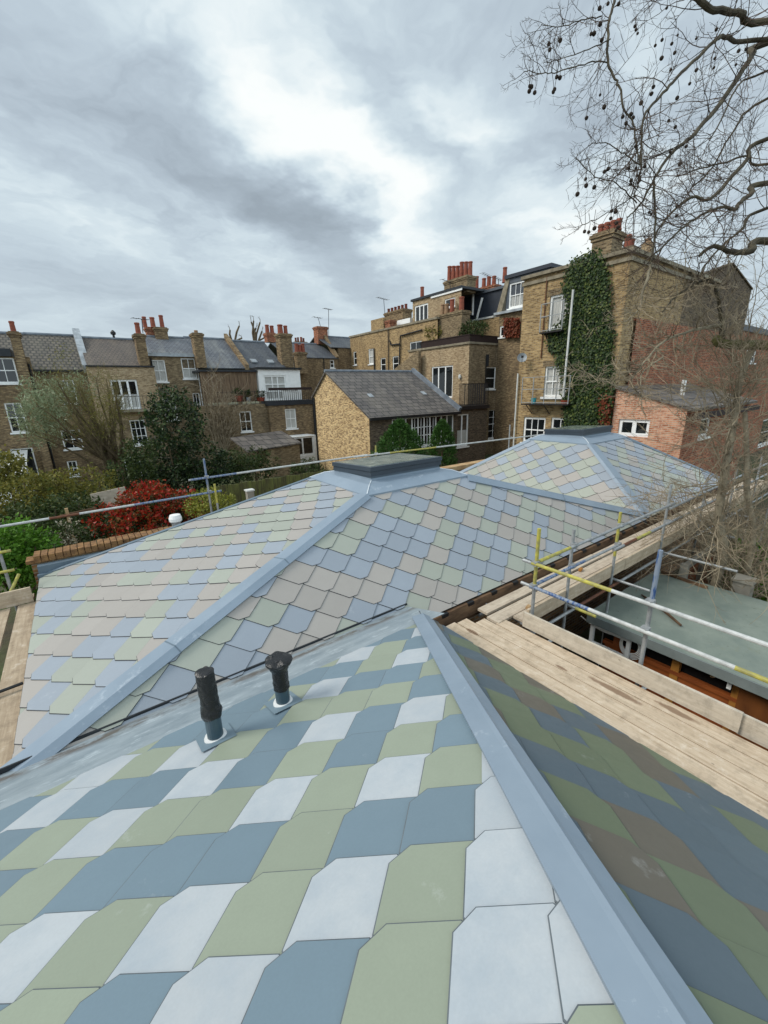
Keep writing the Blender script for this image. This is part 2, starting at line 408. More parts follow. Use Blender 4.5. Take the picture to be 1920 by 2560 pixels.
# ------------------------------------------------------------------ palette
plain('rail_paint', (198, 199, 196), 0.5, 0.08, 14.0, c2=(160, 162, 160))
plain('white_paint', (238, 238, 235), 0.45, 0.05, 4.0)
plain('old_white', (205, 205, 200), 0.6, 0.1, 5.0)
plain('black_paint', (26, 27, 29), 0.45, 0.2, 3.0)
plain('dark_fascia', (38, 42, 48), 0.5, 0.15, 3.0)
plain('grey_lead', (128, 136, 144), 0.5, 0.12, 2.0, c2=(92, 98, 106))
plain('pale_lead', (176, 182, 186), 0.5, 0.1, 2.0, c2=(120, 126, 130))
m, t, b = newmat('trim_metal'); co = coords(t)
c_ = t.mix(t.rng(t.noise(co, 1.2, 5, 0.6), 0.3, 0.7), lin(122, 137, 151), lin(136, 150, 163)); c_ = t.mix(t.rng(t.noise(co, 6.0, 7, 0.75), 0.58, 0.7, 0, 0.3), c_, lin(112, 126, 140)); c_ = t.mix(t.rng(t.noise(co, 2.7, 7, 0.78), 0.60, 0.68, 0, 0.5), c_, lin(176, 186, 194))
t.put(b.inputs['Base Color'], c_); t.put(b.inputs['Roughness'], t.rng(t.noise(co, 3.0, 5), 0.3, 0.7, 0.32, 0.5)); b.inputs['Specular IOR Level'].default_value = 0.5
bump(t, b, t.noise(co, 2.4, 3), 0.35, 0.03)
plain('trim_dark', (96, 112, 124), 0.42, 0.06, 1.2, spec=0.5)
plain('frame_metal', (58, 68, 78), 0.4, 0.06, 2.0, spec=0.5)
plain('frame_light', (84, 98, 110), 0.42, 0.06, 2.0, spec=0.5)
plain('solder', (214, 220, 224), 0.35, 0.1, 12.0)
plain('membrane', (118, 136, 146), 0.38, 0.1, 2.2, c2=(96, 112, 122), spec=0.5)
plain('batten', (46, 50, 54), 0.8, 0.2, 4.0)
plain('tile_edge', (62, 66, 68), 0.7, 0.15, 6.0)
plain('tile_edge_pale', (98, 106, 111), 0.7, 0.15, 6.0)
plain('pipe_blue', (62, 82, 92), 0.35, 0.06, 6.0, spec=0.5)
plain('black_plastic', (14, 14, 16), 0.28, 0.2, 14.0, spec=0.6, bmp=0.5)
plain('white_sealant', (215, 216, 214), 0.5, 0.06, 12.0)
plain('aged_timber', (120, 92, 66), 0.85, 0.15, 3.0, c2=(66, 48, 34), stretch=(1, 1, 4), bmp=0.3)
plain('terracotta', (150, 84, 64), 0.85, 0.15, 6.0, c2=(116, 64, 50))
plain('terracotta_dark', (120, 58, 44), 0.85, 0.15, 6.0, c2=(84, 46, 38))
plain('buff_pot', (150, 120, 92), 0.85, 0.15, 6.0)
plain('net_curtain', (205, 204, 198), 0.9, 0.06, 8.0)
plain('galv', (172, 174, 174), 0.5, 0.12, 14.0, metal=0.35, c2=(132, 135, 136))
plain('yellow_tube', (190, 180, 72), 0.55, 0.12, 14.0, c2=(146, 140, 84), lo=0.4, hi=0.7)
plain('blue_tube', (128, 138, 152), 0.5, 0.15, 30.0, c2=(56, 84, 130), lo=0.42, hi=0.52, stretch=(1, 1, 0.2))
plain('rust', (120, 76, 52), 0.85, 0.2, 12.0, c2=(84, 56, 44))
plain('concrete', (150, 144, 132), 0.9, 0.12, 4.0, bmp=0.2)
m, t, b = newmat('glass_dark'); b.inputs['Base Color'].default_value = lin(26, 30, 32); b.inputs['Roughness'].default_value = 0.04; b.inputs['Specular IOR Level'].default_value = 0.7
bump(t, b, t.noise(coords(t), 1.3, 2), 0.05, 0.05)
m, t, b = newmat('glass_clear'); b.inputs['Base Color'].default_value = lin(20, 22, 24); b.inputs['Roughness'].default_value = 0.04; b.inputs['Specular IOR Level'].default_value = 0.6
tr = t.new('ShaderNodeBsdfTransparent'); ms = t.new('ShaderNodeMixShader'); ms.inputs[0].default_value = 0.14
t.l.new(tr.outputs[0], ms.inputs[1]); t.l.new(b.outputs[0], ms.inputs[2]); t.l.new(ms.outputs[0], [n for n in t.n if n.type == 'OUTPUT_MATERIAL'][0].inputs[0])
m, t, b = newmat('rooflight_glass'); co = coords(t)
t.put(b.inputs['Base Color'], t.mix(t.rng(t.noise(co, 3.0, 7, 0.7), 0.35, 0.65), lin(104, 118, 112), lin(150, 158, 146)))
t.put(b.inputs['Roughness'], t.rng(t.noise(co, 6.0, 4), 0.35, 0.7, 0.06, 0.22)); b.inputs['Specular IOR Level'].default_value = 0.9

# fibre-cement tiles: the colours of the two older pavilions and of the newer one in front
tile_mat('tile_blue', (145, 153, 162)); tile_mat('tile_sage', (157, 161, 149)); tile_mat('tile_beige', (162, 156, 149))
tile_mat('tile_slate_blue', (112, 131, 142), rough=0.36, var=0.07, spec=0.5); tile_mat('tile_green', (144, 152, 134), rough=0.36, var=0.06, spec=0.5)
tile_mat('tile_white', (179, 184, 187), 0.36, blot=(158, 168, 176), bl=(0.40, 0.68), var=0.05, amt=0.7, spec=0.45)
tile_mat('tile_shaded_blue', (86, 100, 109), 0.38, var=0.05); tile_mat('tile_shaded_green', (104, 114, 92), 0.38, var=0.05); tile_mat('tile_umber', (102, 97, 87), 0.38, var=0.05)  # slope turned from the sun: its shade is mixed into blue and green

# ------------------------------------------------------------------ tile slopes
TW, TE, TC, TH = 0.572, 0.2045, 0.064, 0.0095
def clip2(poly, clip):
    out = poly
    n = len(clip)
    for i in range(n):
        (ax, ay), (bx, by) = clip[i], clip[(i + 1) % n]
        src = out; out = []
        if not src: return out
        for k in range(len(src)):
            p, q = src[k], src[(k + 1) % len(src)]
            dp = (bx - ax) * (p[1] - ay) - (by - ay) * (p[0] - ax); dq = (bx - ax) * (q[1] - ay) - (by - ay) * (q[0] - ax)
            if dp >= 0: out.append(p)
            if dp * dq < 0:
                k_ = dp / (dp - dq); out.append((p[0] + (q[0] - p[0]) * k_, p[1] + (q[1] - p[1]) * k_))
    return out
def area2(p): return 0.5 * sum(p[i][0] * p[(i + 1) % len(p)][1] - p[(i + 1) % len(p)][0] * p[i][1] for i in range(len(p)))
def inset2(pg, w_):
    n = len(pg)
    if area2(pg) < 0.02: return None
    out = []
    for i in range(n):
        a, p, q = pg[i - 1], pg[i], pg[(i + 1) % n]
        d1 = (p[0] - a[0], p[1] - a[1]); d2 = (q[0] - p[0], q[1] - p[1]); l1, l2 = math.hypot(*d1), math.hypot(*d2)
        if l1 < .012 or l2 < .012: return None
        n1, n2 = (-d1[1] / l1, d1[0] / l1), (-d2[1] / l2, d2[0] / l2); k = 1 + n1[0] * n2[0] + n1[1] * n2[1]
        if k < .25: return None
        out.append((p[0] + (n1[0] + n2[0]) * w_ / k, p[1] + (n1[1] + n2[1]) * w_ / k))
    return out
def tile_slope(name, parent, o, ux, upv, poly3, phase, mats, weights, seed, edge='tile_edge', fixed=None, label=None, rim=0.004):
    """poly3: outline as 3D points; phase: 3D point on the middle of one tile's lower tip"""
    o, ux, upv = Vector(o), Vector(ux), Vector(upv).normalized(); n = ux.cross(upv)
    pl = [((Vector(p) - o).dot(ux), (Vector(p) - o).dot(upv)) for p in poly3]
    if area2(pl) < 0: pl.reverse()
    ph = ((Vector(phase) - o).dot(ux), (Vector(phase) - o).dot(upv))
    rnd = random.Random(seed); mb = MB()
    mb.face([o + ux * s + upv * t_ for s, t_ in pl], 0)
    smin, smax = min(p[0] for p in pl), max(p[0] for p in pl); tmin, tmax = min(p[1] for p in pl), max(p[1] for p in pl)
    j0 = int(math.floor((tmin - ph[1]) / TE)) - 3; j1 = int(math.ceil((tmax - ph[1]) / TE)) + 1
    hw = TW / 2 - 0.004
    last = {}
    for j in range(j0, j1):
        tt = ph[1] + j * TE
        i0 = int(math.floor((smin - ph[0]) / TW)) - 2; i1 = int(math.ceil((smax - ph[0]) / TW)) + 2
        for i in range(i0, i1):
            s0 = ph[0] + (i + (0.5 if j % 2 else 0.0)) * TW
            js, jt = rnd.uniform(-.0015, .0015), rnd.uniform(-.002, .002)
            hx = [(-TC, 0), (TC, 0), (hw, TE - .014), (hw, TE + .03), (TC + .05, 2 * TE + .03), (-TC - .05, 2 * TE + .03), (-hw, TE + .03), (-hw, TE - .014)]
            pg = clip2([(s0 + a + js, tt + b_ + jt) for a, b_ in hx], pl)
            k = rnd.random(); lo = rnd.uniform(0, .0028)
            if len(pg) < 3 or abs(area2(pg)) < 0.0006: continue
            a_ = 0; ci = 0
            for q, wgt in enumerate(weights):
                a_ += wgt
                if k <= a_: ci = q; break
            if fixed and (2 * i + (1 if j % 2 else 0), j) in fixed: ci = fixed[(2 * i + (1 if j % 2 else 0), j)]
            top = [o + ux * s + upv * t_ + n * (TH * (2.25 - (t_ - tt) / TE) + lo) for s, t_ in pg]
            bot = [p - n * (TH * 1.15) for p in top]
            ins = inset2(pg, rim)
            if ins:
                tin = [o + ux * s + upv * t_ + n * (TH * (2.25 - (t_ - tt) / TE) + lo) for s, t_ in ins]
                rm = [p - n * .0022 for p in top]; m_ = len(pg)
                mb.face(tin, 2 + ci)
                for q in range(m_):
                    q2 = (q + 1) % m_; mb.face([rm[q], rm[q2], tin[q2], tin[q]], 1); mb.face([bot[q], bot[q2], rm[q2], rm[q]], 1)
            else: mb.solid(bot, top, 2 + ci, 1)
    return mb.build(name, ['batten', edge] + mats, parent, **({'label': label} if label else {}))

def hip_cap(name, parent, p0, p1, n1, n2, w1, w2, mat='trim_metal', lift=0.03, edge=0.03, joints=(), label=None):
    """folded metal cap: n1/n2 are the slope normals, w1/w2 the two flange widths"""
    p0, p1, n1, n2 = Vector(p0), Vector(p1), Vector(n1).normalized(), Vector(n2).normalized()
    d = (p1 - p0).normalized(); na = (n1 + n2).normalized()
    a1 = d.cross(n1).normalized(); a2 = d.cross(n2).normalized()
    if a1.dot(n2) > 0: a1 = -a1
    if a2.dot(n1) > 0: a2 = -a2
    def sec(p):
        return [p + a1 * w1 + n1 * (lift - edge), p + a1 * (w1 + .004) + n1 * lift, p + a1 * .012 + n1 * (lift + .006) , p + na * (lift + .014), p + a2 * .012 + n2 * (lift + .006), p + a2 * (w2 + .004) + n2 * lift, p + a2 * w2 + n2 * (lift - edge)]
    cuts = [0.0] + list(joints) + [1.0]; mb = MB(); L = (p1 - p0).length
    for k in range(len(cuts) - 1):
        qa = p0.lerp(p1, cuts[k]) ; qb = p0.lerp(p1, cuts[k + 1]) + (d * 0.02 if k < len(cuts) - 2 else Vector((0, 0, 0)))
        off = na * (0.0025 * (k % 2))
        A, B = [q + off for q in sec(qa)], [q + off for q in sec(qb)]
        if (A[1] - A[0]).cross(B[0] - A[0]).dot(a1) < 0: A, B = B, A
        for i in range(6): mb.face([A[i], A[i + 1], B[i + 1], B[i]])
        mb.face(list(reversed(A))); mb.face(B)
    ob = mb.build(name, mat, parent, **({'label': label} if label else {}))
    for j_ in joints:
        q = p0.lerp(p1, j_); A = [p_ + na * .0045 for p_ in sec(q)[1:6]]; B = [p_ + na * .0045 for p_ in sec(q + d * .014)[1:6]]; lj = MB()
        for i in range(4): lj.face([A[i], A[i + 1], B[i + 1], B[i]] if (A[1] - A[0]).cross(B[0] - A[0]).dot(na) > 0 else [A[i + 1], A[i], B[i], B[i + 1]])
        lj.build('lap_joint', 'trim_dark', ob)
    return ob

# ------------------------------------------------------------------ the single-storey building with three pyramid roofs
GZ = -5.6
hall = thing('hipped_building', 'single-storey building under three hipped roofs of blue and sage diamond tiles', 'building', (5, 5, GZ))
plain('render_wall', (150, 120, 90), 0.9, 0.1, 3.0)
brick('hall_brick', [(92, 66, 48), (130, 96, 64), (158, 122, 82)], (140, 130, 115))
mb = MB(); mb.box(-0.85, 16.3, 4.12, 8.95, GZ, -3.06); mb.box(10.7, 16.3, 8.95, 10.1, GZ, -3.06); mb.box(-4.6, 3.15, -6, 4.12, GZ, -3.2)
mb.build('wall', 'hall_brick', hall)

ZE = -3.0
M = dict(u1=-0.97, u2=10.62, v0=3.975, v1=9.02, sx0=3.745, sx1=6.171, sy0=5.578, sy1=7.60, z=-1.695)
Fp = dict(u1=10.62, u2=16.45, v0=3.975, v1=10.25, sx0=11.95, sx1=14.30, sy0=6.13, sy1=8.10, z=-1.66)
def nrm(run, rise): L = sqrt(run * run + rise * rise); return run / L, rise / L
MIX = ['tile_blue', 'tile_sage', 'tile_beige']; MW = [0.36, 0.34, 0.30]
VE = 3.83          # the front eaves of both pavilions run out to the timber fascia
def pav(P, seed, phF, phL, lab):
    rise = P['z'] - ZE
    cF, sF = nrm(P['sy0'] - P['v0'], rise); cL, sL = nrm(P['sx0'] - P['u1'], rise); cR, sR = nrm(P['u2'] - P['sx1'], rise); cB, sB = nrm(P['v1'] - P['sy1'], rise)
    zf = ZE - (P['v0'] - VE) * sF / cF
    kl = (P['sx0'] - P['u1']) / (P['sy0'] - P['v0']); kr = (P['u2'] - P['sx1']) / (P['sy0'] - P['v0'])
    f = (P['v0'] - VE)
    A = (P['u1'], P['v0'], ZE); B_ = (P['u2'], P['v0'], ZE); C_ = (P['sx1'], P['sy0'], P['z']); D_ = (P['sx0'], P['sy0'], P['z'])
    tile_slope('roof_slope', hall, A, (1, 0, 0), (0, cF, sF), [A, (P['u1'], VE, zf), (P['u2'], VE, zf), B_, C_, D_], phF, MIX, MW, seed, label=lab[0])
    E_ = (P['sx0'], P['sy1'], P['z']); G_ = (P['u1'], P['v1'], ZE)
    tile_slope('roof_slope', hall, A, (0, -1, 0), (cL, 0, sL), [A, D_, E_, G_], phL, MIX, MW, seed + 1, label=lab[1])
    H_ = (P['sx1'], P['sy1'], P['z']); I_ = (P['u2'], P['v1'], ZE)
    tile_slope('roof_slope', hall, B_, (0, 1, 0), (-cR, 0, sR), [B_, I_, H_, C_], B_, MIX, MW, seed + 2)
    tile_slope('roof_slope', hall, G_, (-1, 0, 0), (0, -cB, sB), [I_, G_, E_, H_], G_, MIX, MW, seed + 3)
    nF, nL, nR, nB = Vector((0, -sF, cF)), Vector((-sL, 0, cL)), Vector((sR, 0, cR)), Vector((0, sB, cB))
    return A, B_, C_, D_, E_, G_, H_, I_, nF, nL, nR, nB
def on_plane(px, p, n): d = ray(px); p, n = Vector(p), Vector(n); return d * (p.dot(n) / d.dot(n))

rise = M['z'] - ZE
cF, sF = nrm(M['sy0'] - M['v0'], rise); cL, sL = nrm(M['sx0'] - M['u1'], rise)
phF = on_plane((1029.3, 1235.6), (0, M['v0'], ZE), (0, -sF, cF))
phL = on_plane((186, 1786), (M['u1'], 0, ZE), (-sL, 0, cL))
mA, mB, mC, mD, mE, mG, mH, mI, nF, nL, nR, nB = pav(M, 11, phF, phL, ('middle roof slope facing the scaffold walkway', 'shallow tiled slope on the left of the middle roof'))
hip_cap('hip_cap', hall, Vector(mA) - (Vector(mD) - Vector(mA)).normalized() * 0.02, mD, nL, nF, 0.20, 0.07, lift=0.045, edge=0.04, joints=(0.3, 0.62), label='long blue-grey metal cap down the front hip of the middle roof')
hip_cap('hip_cap', hall, mB, mC, nF, nR, 0.15, 0.12, 'trim_metal', lift=0.04, edge=0.04, joints=(0.5,))
hip_cap('hip_cap', hall, mG, mE, nL, nB, 0.03, 0.12, 'trim_dark', lift=0.03, edge=0.03)
hip_cap('hip_cap', hall, mI, mH, nB, nR, 0.12, 0.12, 'trim_metal')
cL2, sL2 = nrm(Fp['sx0'] - Fp['u1'], Fp['z'] - ZE); cF2, sF2 = nrm(Fp['sy0'] - Fp['v0'], Fp['z'] - ZE)
phL2 = on_plane((1349.9, 1208.0), (Fp['u1'], 0, ZE), (-sL2, 0, cL2))
fA, fB, fC, fD, fE, fG, fH, fI, gF, gL, gR, gB = pav(Fp, 31, (12, 4.2, -2.86), phL2, ('far roof slope behind the bare branches', 'pale tiled slope on the left of the far roof'))
hip_cap('hip_cap', hall, fA, fD, gL, gF, 0.05, 0.26, lift=0.04, edge=0.04, joints=(0.45,))
hip_cap('hip_cap', hall, fG, fE, gL, gB, 0.10, 0.10, 'trim_metal')
hip_cap('hip_cap', hall, fB, fC, gF, gR, 0.10, 0.10, 'trim_dark')

def skylight(P, c, zt, drop, lab):
    """curb and frame standing on the flat top of a pavilion; c = curb rectangle, zt = glass height along the front edge"""
    x0, x1, y0, y1 = c; z = P['z']; mb = MB()
    def ring(a, b_, e, g, zz): return [(a, e, zz), (b_, e, zz), (b_, g, zz), (a, g, zz)]
    o = .03
    rings = [ring(P['sx0'] - o, P['sx1'] + o, P['sy0'] - o, P['sy1'] + o, z - .035), ring(P['sx0'] - o, P['sx1'] + o, P['sy0'] - o, P['sy1'] + o, z + .025),
             ring(P['sx0'] * .45 + x0 * .55, P['sx1'] * .45 + x1 * .55, P['sy0'] * .45 + y0 * .55, P['sy1'] * .45 + y1 * .55, z + .135), ring(x0 - .01, x1 + .01, y0 - .01, y1 + .01, z + .165), ring(x0 - .01, x1 + .01, y0 - .01, y1 + .01, z + .20)]
    for a, b_ in zip(rings, rings[1:]):
        for i in range(4): j = (i + 1) % 4; mb.face([a[i], a[j], b_[j], b_[i]])
    s = MB()
    sk = mb.build('rooflight_skirt', 'trim_metal', hall, label=lab[0])
    for (a, b_) in ((0, 0), (1, 0), (0, 1), (1, 1)):
        q = [Vector(r[(0 if not a else 1) if not b_ else (3 if not a else 2)]) for r in rings[1:4]]
        s.tube([p + Vector((0, 0, .004)) for p in q], .009, 5)
    s.build('seam', 'solder', sk)
    f = MB(); zb = zt - drop
    def lev(ix, za, zb_, fr=1.0):
        bot = [(x0 - ix, y0 - ix, za), (x1 + ix, y0 - ix, za), (x1 + ix, y1 + ix, za - drop * fr), (x0 - ix, y1 + ix, za - drop * fr)]
        top = [(x0 - ix, y0 - ix, zb_), (x1 + ix, y0 - ix, zb_), (x1 + ix, y1 + ix, zb_ - drop * fr), (x0 - ix, y1 + ix, zb_ - drop * fr)]
        return bot, top
    f.solid(*lev(0.0, z + .10, zt - .19, 0.0 if False else 0.0), 0) if False else None
    b1 = [(x0, y0, z + .05), (x1, y0, z + .05), (x1, y1, z + .05), (x0, y1, z + .05)]; t1 = [(x0, y0, zt - .165), (x1, y0, zt - .165), (x1, y1, zt - .165 - drop), (x0, y1, zt - .165 - drop)]
    f.solid(b1, t1, 1)
    f.solid(*lev(.025, zt - .165, zt - .088), 0); f.solid(*lev(.012, zt - .088, zt - .078), 1); f.solid(*lev(.040, zt - .078, zt - .002), 0)
    fo = f.build('rooflight', ['frame_metal', 'frame_light'], hall, label=lab[1])
    g = MB(); i_ = .035; g.solid(*lev(-i_, zt - .01, zt + .004), 0); g.build('glass', 'rooflight_glass', fo)
skylight(M, (4.09, 5.76, 5.94, 7.22), -1.285, 0.065, ('metal skirt under the middle rooflight', 'flat rooflight on top of the middle roof'))
skylight(Fp, (12.28, 13.95, 6.50, 7.76), -1.26, 0.065, ('metal skirt under the far rooflight', 'flat rooflight on top of the far roof'))

# the nearest roof: one slope falls to the gutter, the other to the scaffold boards
T17 = tan(RAD(17)); K2 = 0.499
def zF1(v): return -2.91 + T17 * (3.9 - v)
def hipu(v): return 3.05 + 0.6127 * (v - 3.385)
APV = -2.0; APU = hipu(APV); APZ = zF1(APV); UE = 3.255
def zF2(u): return zF1(3.385) - K2 * (u - 3.05)
ve = 3.385 + (UE - 3.05) / 0.6127
lU = 2 * APU - hipu(3.36)
c1, s1 = cos(RAD(17)), sin(RAD(17))
oF1 = (0, 3.9, zF1(3.9)); nF1 = Vector((0, s1, c1))
ph1 = on_plane((887.8, 2027.9), oF1, nF1)
FIX1 = {(0,4):2,(1,3):1,(-1,3):2,(2,2):0,(0,2):1,(-2,2):2,(3,1):2,(1,1):2,(-1,1):0,(4,0):0,(2,0):1,(0,0):0,(-2,0):1,(5,-1):1,(3,-1):2,(1,-1):1,(-1,-1):2,(-3,-1):0,(4,-2):1,(2,-2):0,(0,-2):1,(-2,-2):1,(5,-3):2,(3,-3):0,(1,-3):2,(-1,-3):0,(-3,-3):2,(4,-4):0,(2,-4):1,(0,-4):1,(-2,-4):0,(-4,-4):0,(5,-5):1,(3,-5):1,(1,-5):0,(-1,-5):2,(-3,-5):1,(-5,-5):1,(4,-6):2,(2,-6):2,(0,-6):0,(-2,-6):1,(-4,-6):0,(5,-7):1,(3,-7):0,(1,-7):1,(-1,-7):1,(-3,-7):0,(-5,-7):2,(4,-8):0,(2,-8):2,(0,-8):0,(-2,-8):2,(-4,-8):1,(-6,-8):0,(6,-8):0,(5,-9):2,(3,-9):1,(1,-9):0,(-1,-9):1,(-3,-9):0,(-5,-9):1,(6,-10):0,(4,-10):2,(2,-10):0,(0,-10):0,(-2,-10):0,(-4,-10):2,(5,-11):1,(3,-11):1,(1,-11):0,(-1,-11):0,(-3,-11):1,(-5,-11):0,(6,-12):1,(4,-12):0,(2,-12):1,(0,-12):0,(-2,-12):1,(-4,-12):0,(-6,-12):1,(5,2):1,(4,2):1,(6,-6):0,(6,-4):1,(7,-3):0,(6,-2):0}
tile_slope('roof_slope', hall, oF1, (-1, 0, 0), (0, -c1, s1), [(hipu(3.36), 3.36, zF1(3.36)), (lU, 3.36, zF1(3.36)), (APU, APV, APZ)], ph1, ['tile_slate_blue', 'tile_green', 'tile_white'], [0.38, 0.38, 0.24], 5, 'tile_edge_pale', FIX1, rim=0.0055, label='nearest roof slope with white tiles among green and blue')
c2_, s2_ = nrm(1.0, K2); oF2 = (UE, 0, zF2(UE)); nF2 = Vector((s2_, 0, c2_))
tile_slope('roof_slope', hall, oF2, (0, 1, 0), (-c2_, 0, s2_), [(UE, ve, zF2(UE)), (UE, -6, zF2(UE)), (APU, -6, APZ), (APU, APV, APZ)], (UE - .05, 1.0, zF2(UE - .05)), ['tile_shaded_blue', 'tile_shaded_green', 'tile_umber'], [0.38, 0.27, 0.35], 21, label='dark camouflage-like roof slope beside the scaffold boards')
mb = MB(); mb.face([(lU, 3.4, zF1(3.36)), (APU, APV, APZ), (APU, -6, APZ), (lU, -6, zF1(3.36))]); mb.build('roof_slope', 'tile_slate_blue', hall)
hip_cap('hip_cap', hall, (hipu(3.46), 3.46, zF1(3.46)), (APU, APV, APZ), nF1, nF2, 0.125, 0.10, lift=0.05, edge=0.04, label='blue metal cap down the hip nearest the viewer')
mb = MB(); d_ = Vector((hipu(3.46), 3.46, zF1(3.46))); e_ = Vector((APU, APV, APZ)); a2 = (e_ - d_).normalized().cross(nF2).normalized()
if a2.dot(nF1) > 0: a2 = -a2
mb.solid([d_ + a2 * .08 + nF2 * .016, d_ + a2 * .135 + nF2 * .016, e_ + a2 * .135 + nF2 * .016, e_ + a2 * .08 + nF2 * .016][::-1], [d_ + a2 * .08 + nF2 * .03, d_ + a2 * .135 + nF2 * .02, e_ + a2 * .135 + nF2 * .02, e_ + a2 * .08 + nF2 * .03][::-1])
mb.build('hip_flashing', 'trim_metal', hall)
# gutter membrane between the nearest roof and the middle roof
mb = MB(); q = lambda u, v, dz=0.006: (u, v, zF1(v) + dz)
NU = 40; vs = [3.30, 3.55, 3.8, 4.045]
for i in range(NU):
    ua, ub = lU + (3.33 - lU) * i / NU, lU + (3.33 - lU) * (i + 1) / NU
    for j in range(3):
        a, b_ = vs[j], vs[j + 1]
        if ub > hipu(a) + .35: 
            if a < 3.5: continue
        mb.face([q(ua, a), q(ub, a), q(ub, b_), q(ua, b_)])
mb.face([q(hipu(3.36) - .1, 3.36, .004), (UE + .02, ve - .1, zF2(UE) + .006), (UE + .06, 4.0, zF1(4.0)), q(3.33, 4.045), q(2.6, 4.045), q(2.6, 3.36)][::1])
up_ = [(u, v, z) for u, v, z in ((lU, 4.045, zF1(4.045)), (3.33, 4.045, zF1(4.045)), (3.33, 4.06, zF1(4.045) + .05), (lU, 4.06, zF1(4.045) + .05))]
mb.face(up_)
ds = MB(); ds.box(lU, 3.33, 4.046, 4.062, zF1(4.045) - .02, zF1(4.045) + .052); ds.build('shade_strip', 'batten', hall)  # dark strip put in for the shade line under the middle roof's tiles
m, t, b = newmat('gutter_sheet'); co = coords(t)
x, y, z = t.sep(co)
c_ = t.mix(t.rng(t.noise(t.vmath('MULTIPLY', co, (1, 3, 3)), 1.8, 6, 0.7), 0.35, 0.7), lin(122, 134, 141), lin(156, 166, 171))
c_ = t.mix(t.rng(t.noise(t.vmath('MULTIPLY', co, (1.5, 5, 5)), 2.6, 6, 0.75), 0.56, 0.66, 0, 0.5), c_, lin(196, 206, 210))
band = t.rng(t.math('ABSOLUTE', t.math('SUBTRACT', y, 3.93)), 0.03, 0.12, 1, 0)
dirt = t.math('MULTIPLY', band, t.rng(t.noise(t.vmath('MULTIPLY', co, (1.2, 3, 3)), 1.7, 7, 0.75), 0.46, 0.56))
c_ = t.mix(t.math('MULTIPLY', dirt, 0.85), c_, lin(92, 82, 72))
t.put(b.inputs['Base Color'], c_); b.inputs['Roughness'].default_value = 0.36; b.inputs['Specular IOR Level'].default_value = 0.5
mb.build('gutter', 'gutter_sheet', hall, label='grey membrane gutter between the nearest and the middle roof')

# two vent pipes wrapped in black plastic
def vent(base, h, bulb, seed, lab):
    rnd = random.Random(seed); p = MB()
    p.lathe(base, [(.060, -.06), (.060, h * .45), (.055, h * .45)], 20)
    o = p.build('vent_pipe', 'pipe_blue', hall, smooth=False, label=lab)
    c = MB(); c.lathe(Vector(base) + Vector((0, 0, 0.0)), [(.086, -.035), (.086, .022), (.079, .036), (.062, .04)], 20); c.build('collar', 'white_sealant', o)
    wmb = MB(); n = 26; k = 30; prof = []
    z0 = h * .36
    k = 44; n = 36
    from mathutils import noise as mn
    for i in range(k):
        f = i / (k - 1); r = .066
        if bulb: r += .046 * max(0, min(1, (f - .58) / .30)) ** 1.3 - (.055 * max(0, (f - .93) / .07) ** 2)
        else: r += .012 * math.exp(-((f - .10) / .09) ** 2) - (.014 if f > .985 else 0)
        prof.append((r, z0 + (h - z0) * f))
    for r, z in prof:
        for j in range(n):
            a = 2 * pi * j / n; v_ = Vector((cos(a) * 2.2, sin(a) * 2.2, z * 26 + a * .9 + seed * 7))
            rr = r * (1 + .10 * mn.noise(v_) + .055 * abs(mn.noise(v_ * 2.3)) + .03 * mn.noise(v_ * 5.1))
            wmb.v.append((base[0] + rr * cos(a), base[1] + rr * sin(a), base[2] + z + .014 * mn.noise(v_ * .7)))
    for i in range(k - 1):
        for j in range(n):
            j2 = (j + 1) % n; wmb.f.append((i * n + j, i * n + j2, (i + 1) * n + j2, (i + 1) * n + j)); wmb.m.append(0)
    wmb.f.append(tuple((k - 1) * n + j for j in range(n))); wmb.m.append(0)
    wmb.build('plastic_wrap', 'black_plastic', o)
    # slate of lead under the pipe
    s = MB(); v = base[1]; s.face([(base[0] - .13, v - .13, zF1(v - .13) + .027), (base[0] + .13, v - .13, zF1(v - .13) + .027), (base[0] + .13, v + .15, zF1(v + .15) + .027), (base[0] - .13, v + .15, zF1(v + .15) + .027)]); s.build('base_flashing', 'tile_slate_blue', o)
vent((0.442, 2.929, zF1(2.929) + .01), 0.63, False, 1, 'taller vent pipe in wrinkled black plastic')
vent((1.023, 2.966, zF1(2.966) + .01), 0.47, True, 2, 'shorter vent pipe with a bulging black plastic top')

# timber fascia along the front eaves, with dark slots
zf = ZE - (M['v0'] - VE) * 0.814
mb = MB()
for (a, b_) in ((3.52, 7.9), (7.905, 12.2), (12.205, 16.55)): mb.solid([(a, VE - .10, zf - .20), (b_, VE - .10, zf - .20), (b_, VE, zf - .20), (a, VE, zf - .20)], [(a, VE - .055, zf - .014), (b_, VE - .055, zf - .014), (b_, VE, zf - .014), (a, VE, zf - .014)]); mb.box(a, b_, VE - .06, VE, zf - .28, zf - .201)
fo = mb.build('fascia', 'aged_timber', hall)
for k in range(24):
    u = 3.75 + k * .55; mb = MB(); mb.box(u, u + .13, VE - .068, VE - .02, zf - .06, zf - .006); mb.build('vent_slot', 'black_paint', fo)
mb = MB(); mb.box(-.98, -.93, 4.0, 9.0, -3.2, -3.03); mb.build('fascia', 'aged_timber', hall)
# metal upstand where the left slope meets the garden wall
mb = MB(); mb.box(-.97, 3.2, 8.98, 9.12, -3.1, -2.80); mb.box(-.99, 3.2, 8.90, 8.98, -3.06, -2.93); mb.build('upstand', 'trim_dark', hall)
mb = MB(); mb.face([(6.0, 9.0, -3.02), (10.62, 9.0, -3.02), (10.62, 10.4, -3.0), (6.0, 10.4, -3.0)]); mb.box(8.0, 10.9, 10.25, 10.39, -3.1, -2.90); mb.build('upstand', 'trim_dark', hall)
